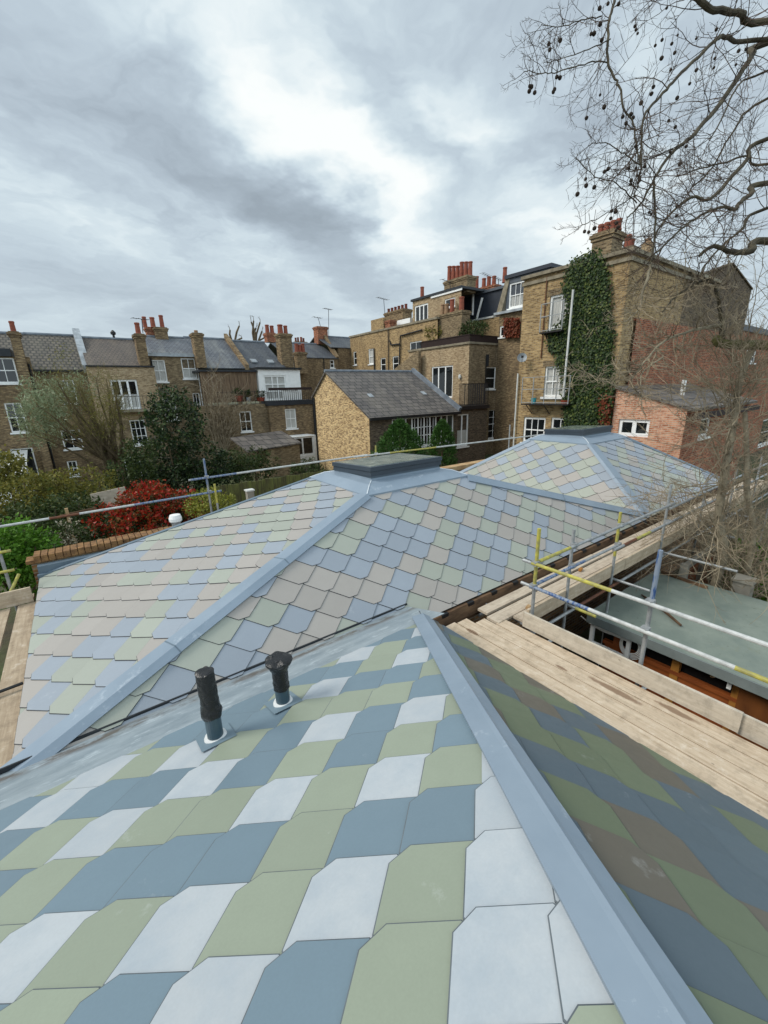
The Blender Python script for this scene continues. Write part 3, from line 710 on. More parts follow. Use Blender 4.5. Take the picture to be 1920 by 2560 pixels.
# ------------------------------------------------------------------ ground
m, t, b = newmat('ground'); co = coords(t)
c_ = t.mix(t.rng(t.noise(co, 0.35, 6, 0.65), 0.4, 0.62), lin(74, 66, 48), lin(70, 82, 42))
c_ = t.mix(t.rng(t.noise(co, 3.5, 5, 0.7), 0.45, 0.7, 0, 0.6), c_, lin(44, 40, 28))
t.put(b.inputs['Base Color'], c_); b.inputs['Roughness'].default_value = 0.95; bump(t, b, t.noise(co, 9, 5), 0.6, 0.05)
mb = MB(); mb.face([(-400, -120, GZ), (500, -120, GZ), (500, 600, GZ), (-400, 600, GZ)]); o = mb.build('ground', 'ground'); o['kind'] = 'structure'

# ------------------------------------------------------------------ scaffold materials
def board_mat(name, c1, c2, axis, dark=(60, 44, 32)):
    m, t, b = newmat(name); co = coords(t)
    sc = {'x': (0.6, 9, 9), 'y': (9, 0.6, 9)}[axis]; g = t.new('ShaderNodeNewGeometry')
    gr = t.noise(t.vmath('MULTIPLY', co, sc), 3.0, 6, 0.65, 0.4)
    c = t.mix(t.rng(gr, 0.3, 0.72), lin(*c1), lin(*c2))
    r = t.rng(g.outputs['Random Per Island'], 0, 1, 0.82, 1.1); c = t.mix(1.0, c, t.comb(r, r, r), 'MULTIPLY')
    kn = t.new('ShaderNodeTexVoronoi'); t.put(kn.inputs['Vector'], t.vmath('MULTIPLY', co, {'x': (1.6, 3.2, 3), 'y': (3.2, 1.6, 3)}[axis])); kn.inputs['Scale'].default_value = 2.4
    c = t.mix(t.rng(kn.outputs['Distance'], 0.035, 0.06, 0.6, 0.0), c, lin(*dark))
    mot = t.noise(co, 7.0, 6, 0.75); c = t.mix(t.rng(mot, 0.5, 0.66, 0, 0.35), c, lin(*[int(q * .62) for q in c1])); c = t.mix(t.rng(mot, 0.3, 0.44, 0.4, 0), c, lin(226, 216, 200))
    c = t.mix(t.rng(t.noise(co, 2.0, 6, 0.72), 0.70, 0.74, 0, 0.4), c, lin(*dark))
    if name == 'board_y':       # two spills of brown stain
        X_, Y_, Z_ = t.sep(co); wv = t.math('MULTIPLY', t.math('SUBTRACT', t.noise(co, 6.0, 5, 0.7), 0.5), 1.6)
        for (sx, sy, ra, rb) in ((4.20, 1.55, .055, .34), (4.36, 1.02, .05, .24), (4.10, 2.12, .03, .10), (3.86, 3.3, .04, .14)):
            ex = t.math('DIVIDE', t.math('SUBTRACT', X_, sx), ra); ey = t.math('DIVIDE', t.math('SUBTRACT', Y_, sy), rb)
            r2 = t.math('ADD', t.math('ADD', t.math('MULTIPLY', ex, ex), t.math('MULTIPLY', ey, ey)), wv); c = t.mix(t.rng(r2, 0.4, 0.8, 0.75, 0), c, lin(118, 92, 72))
    t.put(b.inputs['Base Color'], c); b.inputs['Roughness'].default_value = 0.85; b.inputs['Specular IOR Level'].default_value = 0.2
    bump(t, b, gr, 0.25, 0.004)
board_mat('board_y', (176, 156, 132), (208, 191, 168), 'y'); board_mat('board_x', (172, 156, 137), (200, 187, 168), 'x')
board_mat('toe_y', (178, 166, 148), (202, 192, 176), 'y', (110, 92, 72)); board_mat('toe_x', (170, 150, 126), (196, 180, 156), 'x', (96, 76, 58))
board_mat('old_board', (150, 132, 110), (186, 168, 144), 'y')

plain('yellow_timber', (176, 122, 54), 0.6, 0.15, 2.5, c2=(140, 90, 40))
plain('coping_stone', (188, 160, 120), 0.9, 0.15, 3.0, c2=(150, 116, 80))
TUBES = ['galv', 'yellow_tube', 'blue_tube', 'rust', 'rail_paint']
def tube_part(name, parent, p0, p1, bands, r=0.0232, label=None):
    """bands: list of (fraction where the colour starts, material index)"""
    mb = MB(); p0, p1 = Vector(p0), Vector(p1); st = bands + [(1.0, 0)]
    for (a, mi), (b_, _) in zip(st, st[1:]):
        mb.tube([p0.lerp(p1, a), p0.lerp(p1, b_)], r + (0.0006 if mi else 0), 10, mi)
    return mb.build(name, TUBES, parent, smooth=False, **({'label': label} if label else {}))
def coupler(parent, p):
    mb = MB(); p = Vector(p); mb.box(p.x - .04, p.x + .04, p.y - .04, p.y + .04, p.z - .032, p.z + .032)
    mb.tube([p + Vector((-.05, -.03, .02)), p + Vector((.05, .03, .02))], .012, 6); mb.tube([p + Vector((.0, -.055, -.01)), p + Vector((.0, .055, -.01))], .012, 6)
    mb.build('coupler', 'galv', parent)

# walkway
scf = thing('scaffold', 'scaffold walkway of pale boards with yellow, blue and grey tubes beside the tiled roofs', 'scaffold', (4.3, 2.7, GZ))
def plank(parent, x0, x1, y0, y1, z, mat, th=0.038, name='deck_board', tilt=0.0, **k):
    mb = MB(); mb.solid([(x0, y0, z - th), (x1, y0, z - th), (x1, y1, z - th), (x0, y1, z - th)], [(x0, y0, z + tilt), (x1, y0, z), (x1, y1, z), (x0, y1, z + tilt)])
    return mb.build(name, mat, parent, **k)
ZD = -3.20
rnd = random.Random(3)
for k, (e1, e0) in enumerate(((3.62, -7), (3.58, -7), (3.42, -7), (3.22, -7))):
    x = 3.665 + k * .203; plank(scf, x, x + .188, e0, e1, ZD + rnd.uniform(-.005, .005), 'board_y')
ZB = -3.19
for (y0, y1, x0, x1) in ((2.985, 3.19, 4.62, 8.6), (2.985, 3.19, 8.62, 12.6), (2.985, 3.19, 12.63, 18.2), (3.20, 3.41, 4.30, 8.1), (3.20, 3.41, 8.13, 12.1), (3.20, 3.41, 12.12, 18.2), (3.465, 3.65, 4.38, 7.7), (3.465, 3.65, 7.74, 11.7), (3.465, 3.65, 11.72, 18.2)):
    plank(scf, x0, x1, y0, y1, ZB + rnd.uniform(-.006, .006), 'board_x')
for (a, b_, u, dz) in ((.57, 2.95, 4.50, 0), (-5.0, .585, 4.539, -.035)): mb = MB(); mb.box(u, u + .036, a, b_, ZD + .005 + dz, ZD + .225 + dz); mb.build('toe_board', 'toe_y', scf)
for (a, b_, dz) in ((4.62, 7.5, 0), (7.51, 11.6, -.01), (11.62, 15.5, .01), (15.52, 18.2, 0)): mb = MB(); mb.box(a, b_, 2.94, 2.978, ZB - .02 + dz, ZB + .205 + dz); mb.build('toe_board', 'toe_x', scf)
tube_part('standard', scf, (4.60, 2.88, GZ), (4.60, 2.88, -1.765), [(0, 0), (.79, 1)], label='corner standard painted yellow at the top')
tube_part('standard', scf, (4.635, 1.50, GZ), (4.635, 1.50, -1.655), [(0, 0), (.85, 2)], label='standard with flaking blue paint at the top')
tube_part('standard', scf, (4.635, -.37, GZ), (4.635, -.37, -1.7), [(0, 0)])
for (u, zt, bd) in ((5.58, -2.01, [(0, 0)]), (7.02, -2.03, [(0, 0), (.78, 1)]), (9.02, -1.87, [(0, 0)]), (11.1, -2.02, [(0, 0)]), (13.2, -2.08, [(0, 0)]), (15.4, -2.03, [(0, 0)]), (17.7, -2.03, [(0, 0)])):
    tube_part('standard', scf, (u, 2.935, GZ), (u, 2.935, zt), bd)
tube_part('guard_rail', scf, (4.55, 3.05, -2.245), (4.55, -4.5, -2.225), [(0, 0), (.018, 1), (.155, 4)], label='upper rail, yellow then white, beside the boards')
tube_part('guard_rail', scf, (4.55, 3.05, -2.58), (4.55, -4.5, -2.56), [(0, 0), (.018, 2), (.125, 4), (.31, 1)], label='lower rail, blue then white then yellow')
tube_part('guard_rail', scf, (4.65, 2.88, -2.24), (9.2, 2.88, -2.26), [(0, 1), (.17, 0)]); tube_part('guard_rail', scf, (8.85, 2.835, -2.30), (18.2, 2.835, -2.24), [(0, 0)])
tube_part('guard_rail', scf, (4.62, 2.88, -2.57), (6.93, 2.88, -2.58), [(0, 2), (.55, 0)]); tube_part('guard_rail', scf, (6.72, 2.835, -2.60), (18.2, 2.835, -2.60), [(0, 0), (.03, 3), (.07, 1), (.12, 0)])
for p in ((4.575, 2.88, -2.245), (4.575, 2.88, -2.58), (4.59, 1.50, -2.24), (4.59, 1.50, -2.575), (4.59, -.37, -2.24), (4.59, -.37, -2.57), (5.58, 2.905, -2.245), (5.58, 2.905, -2.575), (7.02, 2.905, -2.25), (7.02, 2.905, -2.59), (9.02, 2.89, -2.26), (9.02, 2.89, -2.60), (11.1, 2.89, -2.27), (11.1, 2.89, -2.60)): coupler(scf, p)
for (u, y0, y1, bd) in ((4.69, 2.35, 3.75, [(0, 1), (.2, 0)]), (5.65, 2.5, 3.75, [(0, 1), (.25, 0)]), (7.1, 2.35, 3.75, [(0, 0)]), (9.07, 1.7, 3.75, [(0, 0)]), (11.1, 2.25, 3.75, [(0, 0)]), (13.2, 2.35, 3.75, [(0, 0)])): tube_part('transom', scf, (u, y0, -3.27), (u, y1, -3.27), bd)
for (y, z) in ((2.88, -3.34), (3.72, -3.38)): tube_part('ledger', scf, (4.5, y, z), (18.2, y, z), [(0, 0), (.1, 3), (.2, 0)])
for (x, z) in ((4.68, -3.28), (3.73, -3.28)): tube_part('ledger', scf, (x, 3.1, z), (x, -5, z), [(0, 0)])
for (v) in (2.55, 1.4, -.43): tube_part('transom', scf, (3.62, v, -3.25), (4.9, v, -3.25), [(0, 0)])
# small litter on the boards
for (px, lab) in (((1453, 1429), 'small yellow timber offcut lying on the far boards near the blue rail'), ((1322, 1525), 'small timber wedge lying on the boards at the walkway corner')):
    q = onZ(px, ZB + .02); o = thing('offcut', lab, 'offcut', q); mb = MB(); mb.obox(q, (.09, .02, 0), (-.01, .05, 0), (0, 0, .04)); mb.build('wood', 'yellow_timber' if px[0] > 1400 else 'coping_stone', o)

sc2 = thing('scaffold', 'scaffold of thin tubes along the garden wall behind the middle roof', 'scaffold', (2.2, 9.9, GZ))
VB = 9.9
def bp(p): return onY(p, VB)
def vtube(px0, px1, zb, bands, **k):
    a = bp(px0); tube_part('standard', sc2, (a.x, VB + k.pop('dv', 0), zb), (a.x, VB + .0, a.z), bands, **k)
vtube((509.3, 1147), None, GZ, [(0, 0), (.86, 2)], label='standard with a blue top')
a = bp((528.6, 1205.7)); tube_part('standard', sc2, (a.x, VB - .25, GZ), (a.x, VB - .25, a.z), [(0, 0), (.88, 1)], label='short yellow-topped standard')
for px in ((939, 1114), (1275, 1062)):
    a = bp(px); tube_part('standard', sc2, (a.x, VB, GZ), (a.x, VB, a.z), [(0, 0), (.9, 1)] if px[0] < 1000 else [(0, 0)])
a, b_ = bp((470, 1200)), bp((905, 1138)); tube_part('guard_rail', sc2, (a.x, VB - .05, a.z), (b_.x + .15, VB - .05, b_.z), [(0, 0), (.01, 2), (.22, 4)])
a, b_ = bp((880, 1142)), bp((1400, 1080)); tube_part('guard_rail', sc2, (a.x, VB - .1, a.z), (b_.x, VB - .1, b_.z), [(0, 4), (.12, 1), (.3, 4)])
a, b_ = bp((0, 1313)), bp((552, 1226)); tube_part('guard_rail', sc2, (a.x - .8, VB - .05, a.z - .02), (b_.x, VB - .05, b_.z), [(0, 4), (.32, 3), (.42, 4), (.62, 2)])
for px in ((516, 1192), (523, 1229), (939, 1134), (1276, 1094)): a = bp(px); coupler(sc2, (a.x, VB - .03, a.z))
# left side: boards and toe board below the left slope
zl = -3.12
for k, (x0, x1) in enumerate(((-1.235, -1.0), (-1.62, -1.33), (-1.86, -1.63))): plank(sc2, x0, x1, -1.0, 8.2, zl - .004 * k, 'old_board')
mb = MB(); mb.box(-3.2, -1.04, 8.22, 8.26, -3.12, -2.87); mb.build('toe_board', 'toe_x', sc2)
plank(sc2, -3.2, -1.05, 8.3, 8.55, -3.1, 'old_board')
a = onY((8, 1410), 8.75); tube_part('standard', sc2, (a.x, 8.75, GZ), (a.x, 8.75, a.z + .45), [(0, 0)])
for py, ex in ((1376, 27), (1424, 36)): a = onY((ex, py), 8.70); tube_part('transom', sc2, (-3, 8.70, a.z - .04), (a.x, 8.70, a.z), [(0, 0), (.7, 1)])
tube_part('transom', sc2, (-1.33, 8.6, -3.0), (-1.2, 8.8, -2.8), [(0, 1)])
mb = MB(); mb.tube([(-1.7, 5.55, -3.07), (-1.0, 5.62, -3.06)], .018, 6); mb.build('transom', 'black_paint', sc2)

# ------------------------------------------------------------------ garden wall behind the hall
brick('wall_brick', [(112, 76, 52), (150, 108, 70), (176, 140, 92)], (150, 138, 116), 0.3)
plain('coping_brick', (150, 112, 70), 0.9, 0.2, 9.0, c2=(92, 66, 44), bmp=0.4)
gw = thing('garden_wall', 'low brick garden wall with brick coping behind the middle roof', 'wall', (5, 9.3, GZ))
mb = MB(); mb.box(-1.06, 8.2, 9.19, 9.42, GZ, -2.78); mb.box(8.2, 8.43, 9.421, 10.4, GZ, -2.84); mb.box(8.2, 15.5, 10.4, 10.62, GZ, -2.84); mb.build('wall', 'wall_brick', gw)
mb = MB(); rnd = random.Random(8); x = -1.0
while x < 2.3:
    w_ = .108 + rnd.uniform(-.006, .006); mb.box(x, x + w_ - .014, 9.13, 9.47, -2.77, -2.655 + rnd.uniform(-.008, .008)); x += w_
mb.box(-1.12, 2.3, 9.15, 9.45, -2.779, -2.72)
mb.build('coping', 'coping_brick', gw)
mb = MB(); mb.box(2.3, 8.0, 9.13, 9.47, -2.78, -2.62); mb.box(8.14, 15.6, 10.34, 10.68, -2.84, -2.70); mb.build('coping', 'coping_stone', gw)
# pipes standing behind the wall
fl = thing('flue_pipe', 'grey metal flue with a white cap beside the red shrub', 'flue', (1.35, 9.1, -3))
a = onY((441, 1313), 9.1); mb = MB(); mb.lathe((a.x, 9.08, a.z - .5), [(.085, 0), (.085, .56), (.10, .57), (.10, .6)], 18); mb.build('pipe', 'galv', fl)
mb = MB(); mb.lathe((a.x, 9.08, a.z + .10), [(.12, 0), (.125, .06), (.10, .13), (.03, .14)], 18); mb.build('cap', 'white_paint', fl)
a = onY((626, 1246), 10.3); fl = thing('chimney_post', 'weathered grey post standing before the mossy fence', 'post', (a.x, 10.3, GZ))
mb = MB(); mb.box(a.x - .085, a.x + .085, 10.22, 10.38, GZ, a.z + .2); mb.build('post', 'concrete', fl); mb = MB(); mb.box(a.x - .105, a.x + .105, 10.2, 10.4, a.z + .2, a.z + .235); mb.build('cap', 'old_white', fl)

# mossy timber fence further back
m, t, b = newmat('mossy_boards'); co = coords(t); x, y, z = t.sep(co)
bd = t.math('FRACT', t.math('MULTIPLY', x, 7.0)); n = t.noise(t.vmath('MULTIPLY', co, (6, 6, 0.8)), 1.6, 5, 0.65)
c_ = t.mix(t.rng(n, 0.35, 0.65), lin(72, 66, 40), lin(104, 108, 52)); c_ = t.mix(t.rng(bd, 0.0, 0.09, 0.85, 0.0), c_, lin(34, 30, 22))
t.put(b.inputs['Base Color'], c_); b.inputs['Roughness'].default_value = 0.9
a, b2 = onY((545, 1216), 13), onY((800, 1182), 13)
fe = thing('timber_fence', 'mossy green close-boarded fence beyond the garden wall', 'fence', (a.x, 13, GZ))
mb = MB(); n = 34
for i in range(n):
    x0 = a.x - .1 + (b2.x + 3 - a.x) * i / n; x1 = a.x - .1 + (b2.x + 3 - a.x) * (i + 1) / n; zt = a.z + .04 * sin(i * 1.7) * .4
    mb.box(x0, x1 - .012, 13, 13.022 + .008 * (i % 2), GZ, zt)
mb.build('fence_boards', 'mossy_boards', fe)
mb = MB(); mb.box(a.x - .15, b2.x + 3, 13.03, 13.08, a.z - .35, a.z - .27); mb.build('fence_rail', 'aged_timber', fe)

# ------------------------------------------------------------------ shed on the right
m, t, b = newmat('felt'); co = coords(t)
c_ = t.mix(t.rng(t.noise(co, 1.1, 6, 0.65), 0.35, 0.7), lin(104, 115, 108), lin(134, 142, 130)); c_ = t.mix(t.rng(t.noise(co, 2.6, 7, 0.75), 0.60, 0.72, 0, 0.5), c_, lin(112, 114, 84))
c_ = t.mix(t.rng(t.noise(t.vmath('MULTIPLY', co, (9, 3, 3)), 1.7, 4, 0.6), 0.70, 0.735, 0, 0.7), c_, lin(58, 56, 44))
X_, Y_, Z_ = t.sep(co); sm = t.math('ABSOLUTE', t.math('SUBTRACT', t.math('FRACT', t.math('MULTIPLY', t.math('ADD', Y_, t.math('MULTIPLY', t.noise(co, 2.0, 2), 0.03)), 1.02)), 0.5))
lf = t.noise(t.vmath('MULTIPLY', co, (22, 9, 9)), 1.0, 3, 0.6); c_ = t.mix(t.rng(lf, 0.69, 0.71, 0, 0.8), c_, lin(52, 48, 38)); c_ = t.mix(t.rng(t.noise(co, 14.0, 5, 0.8), 0.62, 0.70, 0, 0.6), c_, lin(64, 62, 48)); c_ = t.mix(t.rng(t.noise(co, 0.8, 5, 0.7), 0.5, 0.6, 0, 0.35), c_, lin(136, 144, 134))
t.put(b.inputs['Base Color'], c_); b.inputs['Roughness'].default_value = 0.62; bump(t, b, t.math('ADD', t.noise(co, 40, 3), t.rng(sm, 0.0, 0.03, 0.7, 1.0)), 0.3, 0.006)
plain('rust_board', (150, 82, 42), 0.75, 0.2, 2.0, c2=(84, 46, 28), stretch=(0.6, 3, 3)); plain('felt_edge', (120, 128, 126), 0.7, 0.1, 3.0)
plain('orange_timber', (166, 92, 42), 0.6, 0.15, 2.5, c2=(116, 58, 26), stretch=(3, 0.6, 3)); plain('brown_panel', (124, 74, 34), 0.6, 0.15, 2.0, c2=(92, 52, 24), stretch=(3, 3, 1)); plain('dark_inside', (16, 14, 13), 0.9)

SX0, SX1, SY1, SY0, SZ = 6.74, 9.63, 3.12, -5.0, -3.9
shed = thing('garden_shed', 'orange timber shed under a flat green felt roof below the scaffold', 'shed', (8, 0, GZ))
mb = MB(); mb.obox((SX0, SY0, SZ - .09), (SX1 - SX0, 0, 0), (0, SY1 - SY0, 0), (0, 0, .09)); mb.build('roof', 'felt', shed)
mb = MB(); mb.box(SX0 - .025, SX0 - .001, SY0, SY1, SZ - .16, SZ - .004); mb.box(SX0, SX1, SY1 + .001, SY1 + .02, SZ - .16, SZ - .004); mb.build('roof_edge', 'felt_edge', shed)
XW = 7.0
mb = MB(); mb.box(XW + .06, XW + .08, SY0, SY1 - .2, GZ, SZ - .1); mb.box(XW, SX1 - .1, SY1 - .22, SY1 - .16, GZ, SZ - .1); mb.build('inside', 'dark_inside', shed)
mb = MB()
for k in range(7): mb.box(XW - .02, XW + .03, SY0, SY1 - .25, -5.55 + k * .155, -5.40 + k * .155 - .008)
mb.build('plank_wall', 'orange_timber', shed)
for v in (2.62, 1.72, .95, .15, -.8): mb = MB(); mb.box(XW - .04, XW + .05, v, v + .11, GZ, SZ - .1); mb.build('post', 'yellow_timber' if v > .2 and v < 2 else 'orange_timber', shed)
mb = MB(); mb.box(XW - .06, XW - .02, -.75, .98, GZ, SZ - .30); mb.build('panel', 'brown_panel', shed)
mb = MB(); mb.box(XW - .05, XW + .04, -3, 2.9, -4.47, -4.41); mb.build('sill_rail', 'orange_timber', shed)
# things around the shed
st = thing('stick', 'long bare stick lying across the felt roof near the rails', 'stick', onZ((1650, 1525), SZ + .02)); mb = MB(); mb.tube([onZ((1604, 1487), SZ + .03), onZ((1655, 1522), SZ + .025), onZ((1702, 1563), SZ + .04)], [.016, .024, .02], 7); mb.build('stick_wood', 'aged_timber', st)
st = thing('batten', 'thin weathered batten along the far edge of the felt roof', 'batten', onZ((1700, 1445), SZ)); mb = MB(); mb.beam(onZ((1654, 1430), SZ + .03), onZ((1768, 1469), SZ + .03), .05, .05); mb.build('batten_wood', 'aged_timber', st)
fr_ = FU(XW - .12); r = fr_.rect((1478, 1582), (1572, 1650)); s0, s1, z0, z1 = r
wf = thing('window_frame', 'loose white window frame leaning against the shed', 'window frame', fr_.P(s0, z0)); mb = MB(); z1 = z0 + .42; f = .06
for q in ((s0, s1, z0, z0 + f), (s0, s1, z1 - f, z1), (s0, s0 + f, z0 + f, z1 - f), (s1 - f, s1, z0 + f, z1 - f)): fr_.box(mb, *q, 0, .06)
mb.build('frame', 'white_paint', wf)
c0 = onX((1578, 1612), XW - .1); rope = thing('cable_coil', 'coil of white cable hanging on the shed', 'cable', c0); mb = MB()
for k in range(5):
    rr = .13 + .014 * k; mb.tube([c0 + Vector((.012 * k - .03, rr * cos(a / 24 * 2 * pi), -.03 * k * .5 + rr * 1.15 * sin(a / 24 * 2 * pi))) for a in range(25)], .008, 5, caps=False)
mb.tube([c0 + Vector((0, .0 + .9 * k / 10, .14 - .12 * sin(k / 10 * pi))) for k in range(11)], .008, 5)
mb.build('cable', 'white_paint', rope)
c0 = onX((1738, 1673), XW - .1); jb = thing('jigsaw_offcut', 'pale curved timber offcut and pipe bend leaning on the shed wall', 'offcut', c0); mb = MB()
mb.tube([c0 + Vector((0, .22 * cos(a / 10 * pi * .9 + .3), .16 * sin(a / 10 * pi * .9 + .3))) for a in range(11)], .035, 8); mb.build('bend', 'coping_stone', jb)
mb = MB(); mb.box(c0.x - .05, c0.x, c0.y - .45, c0.y - .2, c0.z + .12, c0.z + .17); mb.box(c0.x - .05, c0.x, c0.y - .45, c0.y - .40, c0.z - .06, c0.z + .12); mb.build('bracket', 'white_paint', jb)

# orange panelled fence behind the shed, with its concrete posts
FVY = 2.66; fz = -3.66
of = thing('panel_fence', 'rust-orange timber fence between concrete posts behind the shed', 'fence', (9.75, FVY, GZ))
mb = MB()
for k in range(9): mb.box(9.78, 12.6, FVY, FVY + .025 + .004 * (k % 2), -5.5 + k * .195, -5.5 + (k + 1) * .195 - .008)
mb.build('panel', 'rust_board', of)
mb = MB(); mb.box(9.70, 12.65, FVY - .04, FVY + .06, fz - .10, fz); mb.build('coping', 'concrete', of)
for x_ in (9.66, 10.62, 11.6): mb = MB(); mb.box(x_, x_ + .12, FVY - .07, FVY + .07, GZ, fz + (.03 if x_ < 9.7 else -.101)); mb.build('post', 'concrete', of)
pp = thing('concrete_pillar', 'grey concrete pillar at the back corner of the shed', 'pillar', (9.9, 1.72, GZ)); mb = MB(); mb.box(9.76, 10.06, 1.58, 1.86, GZ, SZ + .18); mb.build('pillar', 'concrete', pp)
mb = MB(); mb.box(9.73, 10.09, 1.55, 1.89, SZ + .18, SZ + .23); mb.build('cap', 'concrete', pp)
# ------------------------------------------------------------------ houses
brick('stock_dark', [(90, 73, 56), (131, 109, 80), (170, 146, 109)], (120, 108, 90), 0.45)
brick('stock_brown', [(86, 72, 54), (130, 110, 82), (164, 144, 112)], (136, 124, 104), 0.5)
brick('stock_tan', [(122, 98, 70), (164, 138, 104), (196, 174, 140)], (172, 158, 134), 0.3)
brick('stock_yellow', [(103, 72, 44), (197, 161, 110), (233, 203, 150)], (196, 178, 146), 0.12, contrast=1.4)
brick('stock_ivy', [(104, 84, 58), (160, 132, 90), (192, 164, 118)], (164, 146, 118), 0.36)
brick('brick_black', [(64, 54, 45), (95, 79, 64), (127, 110, 90)], (108, 100, 88), 0.3)
brick('brick_red', [(102, 54, 39), (149, 79, 54), (184, 117, 84)], (150, 128, 108), 0.35, contrast=1.2)
brick('brick_pink', [(157, 96, 69), (195, 134, 102), (216, 168, 138)], (196, 176, 156), 0.1, contrast=1.2)
slates('tiles_brown', (105, 92, 80), (85, 75, 66), (118, 106, 90), 0.24, 0.26, 0.5, (52, 46, 42), 0.3, 0.03)
slates('tiles_pan', (108, 99, 86), (84, 79, 70), (110, 104, 90), 0.30, 0.36, 0.5, (44, 41, 37), 0.3, 0.05)
slates('slate_grey', (108, 112, 117), (85, 89, 96), (150, 150, 142), 0.3, 0.22, 0.65)
slates('slate_dark', (80, 85, 92), (62, 66, 73), (116, 118, 114), 0.3, 0.22, 0.5)
slates('slate_out', (108, 101, 95), (78, 73, 70), (138, 129, 115), 0.52, 0.40, 0.45, (30, 29, 28), 0.12, 0.03)
plain('timber_clad', (138, 116, 92), 0.85, 0.2, 3.0, c2=(82, 64, 50), stretch=(6, 6, 0.5)); plain('timber_dark', (52, 34, 30), 0.8, 0.2, 3.0, c2=(34, 24, 22), stretch=(8, 8, 0.5))
plain('stone_cap', (150, 140, 120), 0.9, 0.15, 3.0, c2=(104, 96, 80)); plain('mansard', (44, 50, 60), 0.55, 0.12, 2.0); plain('mansard_grey', (84, 90, 98), 0.6, 0.12, 2.0)
plain('iron', (30, 28, 28), 0.5, 0.2, 6.0); plain('zinc_grey', (140, 146, 150), 0.5, 0.1, 3.0); plain('red_brick_pot', (142, 66, 46), 0.9, 0.15, 6.0); plain('teal_pot', (60, 150, 158), 0.5, 0.1, 6.0)
TP = 'terracotta'
def zat(p, y): return onY(p, y).z
VM, VR = 36.0, 40.2
def house(name, label, x, y, group='rear of the brick terrace', cat='house'): return thing(name, label, cat, (x, y, GZ), group)
def rect_wall(h, fr, p0, p1, ops, mat, zb=GZ, depth=.14, name='wall', side=None):
    """front wall between two pixels (top-left, top-right corner), with real openings, plus its two ends"""
    s0, za = fr.px(p0); s1, zb2 = fr.px(p1); zt = (za + zb2) / 2; mb = MB(); wall(mb, fr, s0, s1, zb, zt, ops, depth)
    dd = side or 0.35
    mb.face([fr.P(s0, zb), fr.P(s0, zt), fr.P(s0, zt, -dd), fr.P(s0, zb, -dd)]); mb.face([fr.P(s1, zb), fr.P(s1, zb, -dd), fr.P(s1, zt, -dd), fr.P(s1, zt)]); mb.face([fr.P(s0, zt), fr.P(s1, zt), fr.P(s1, zt, -dd), fr.P(s0, zt, -dd)])
    mb.build(name, mat, h); return s0, s1, zt
def pitched(h, x0, x1, y0, z0, y1, z1, mat, back=True, name='roof'):
    mb = MB(); roof_slab(mb, [(x0, y0, z0), (x1, y0, z0), (x1, y1, z1), (x0, y1, z1)], .08)
    if back: roof_slab(mb, [(x0, y1, z1), (x1, y1, z1), (x1, 2 * y1 - y0, z0), (x0, 2 * y1 - y0, z0)], .08)
    r = mb.build(name, mat, h)
    k = MB(); k.tube([(x0, y1, z1 + .02), (x1, y1, z1 + .02)], .11, 8); k.build('ridge_tiles', 'grey_lead', r); return r
def gutter(h, x0, x1, y, z, mat='black_paint', drop=0.10): mb = MB(); mb.box(x0, x1, y - .14, y, z - drop, z); mb.build('gutter', mat, h)
def pipe(h, a, b_, mat='black_paint', r=.055, name='drainpipe'): mb = MB(); mb.tube([a, b_], r, 8); mb.build(name, mat, h)
def stack_px(h, pa, pb, ydep, sy, mat, pots, pp=None, zb=None, name='chimney', label=None):
    """stack from its top-left and bottom-right pixels at depth y"""
    a, b_ = onY(pa, ydep), onY(pb, ydep); cx = onY(((pa[0] + pb[0]) / 2, pa[1]), ydep).x; w_ = abs(onY((pb[0], pa[1]), ydep).x - a.x)
    return chimney(h, cx, ydep + sy / 2, w_ * .92, sy, zb if zb is not None else b_.z, a.z, mat, pots, name=name, label=label)
def pot(dx_, h, r=.16, m=TP, dy_=0.0): return (dx_, dy_, h, r, m)

F1, F2_, F34, F5 = FV(35.2), FV(VM), FV(34.6), FV(VM)
xH1 = F1.px(T1b(405, 720))[0]; xH2 = F2_.px(T1b(1200, 660))[0]; xH3 = F2_.px(T1(1262, 545))[0]; xH4 = F2_.px(T2(210, 540))[0]; xH5 = F2_.px(T2(598, 540))[0]; xH6 = F2_.px(T2(905, 545))[0]
zr1 = zat(T1b(300, 195), VR); zr2 = zat(T1b(700, 208), VR); zr3 = zat(T1(900, 300), VR); zr4 = zat(T2(50, 296), VR); zr5 = zat(T2(380, 305), VR); zr6 = zat(T2(700, 330), VR)
# --- house 1
h = house('terrace_house', 'terrace house at the far left, with a single red pot on its stack', -4, VM)
ops = [F1.rect(T1b(-150, 518), T1b(275, 872)), F1.rect(T1b(50, 1150), T1b(395, 1545)), F1.rect(T1b(135, 1785), T1b(548, 2150))]
s0, s1, zt = rect_wall(h, F1, (-260, 888), T1b(398, 500), ops, 'stock_dark', side=.8)
window(h, F1, ops[0], 2, 2); window(h, F1, ops[1], 2, 2); window(h, F1, ops[2], 2, 1, frame='white_paint', split=[.42])
mb = MB(); mb.box(s0, s1 - .8, 35.0, 37.6, zt + .003, zt + .45); mb.build('flat_roof', 'dark_fascia', h)
pitched(h, s0, xH1, VM, zat(T1b(400, 680), VM), VR, zr1, 'tiles_pan')
stack_px(h, T1b(105, 150), T1b(255, 690), 34.75, .9, 'stock_dark', [pot(0, .62, .14)], zb=GZ)
pipe(h, F1.P(s1 - .1, GZ, .07), F1.P(s1 - .1, zt - .4, .07))
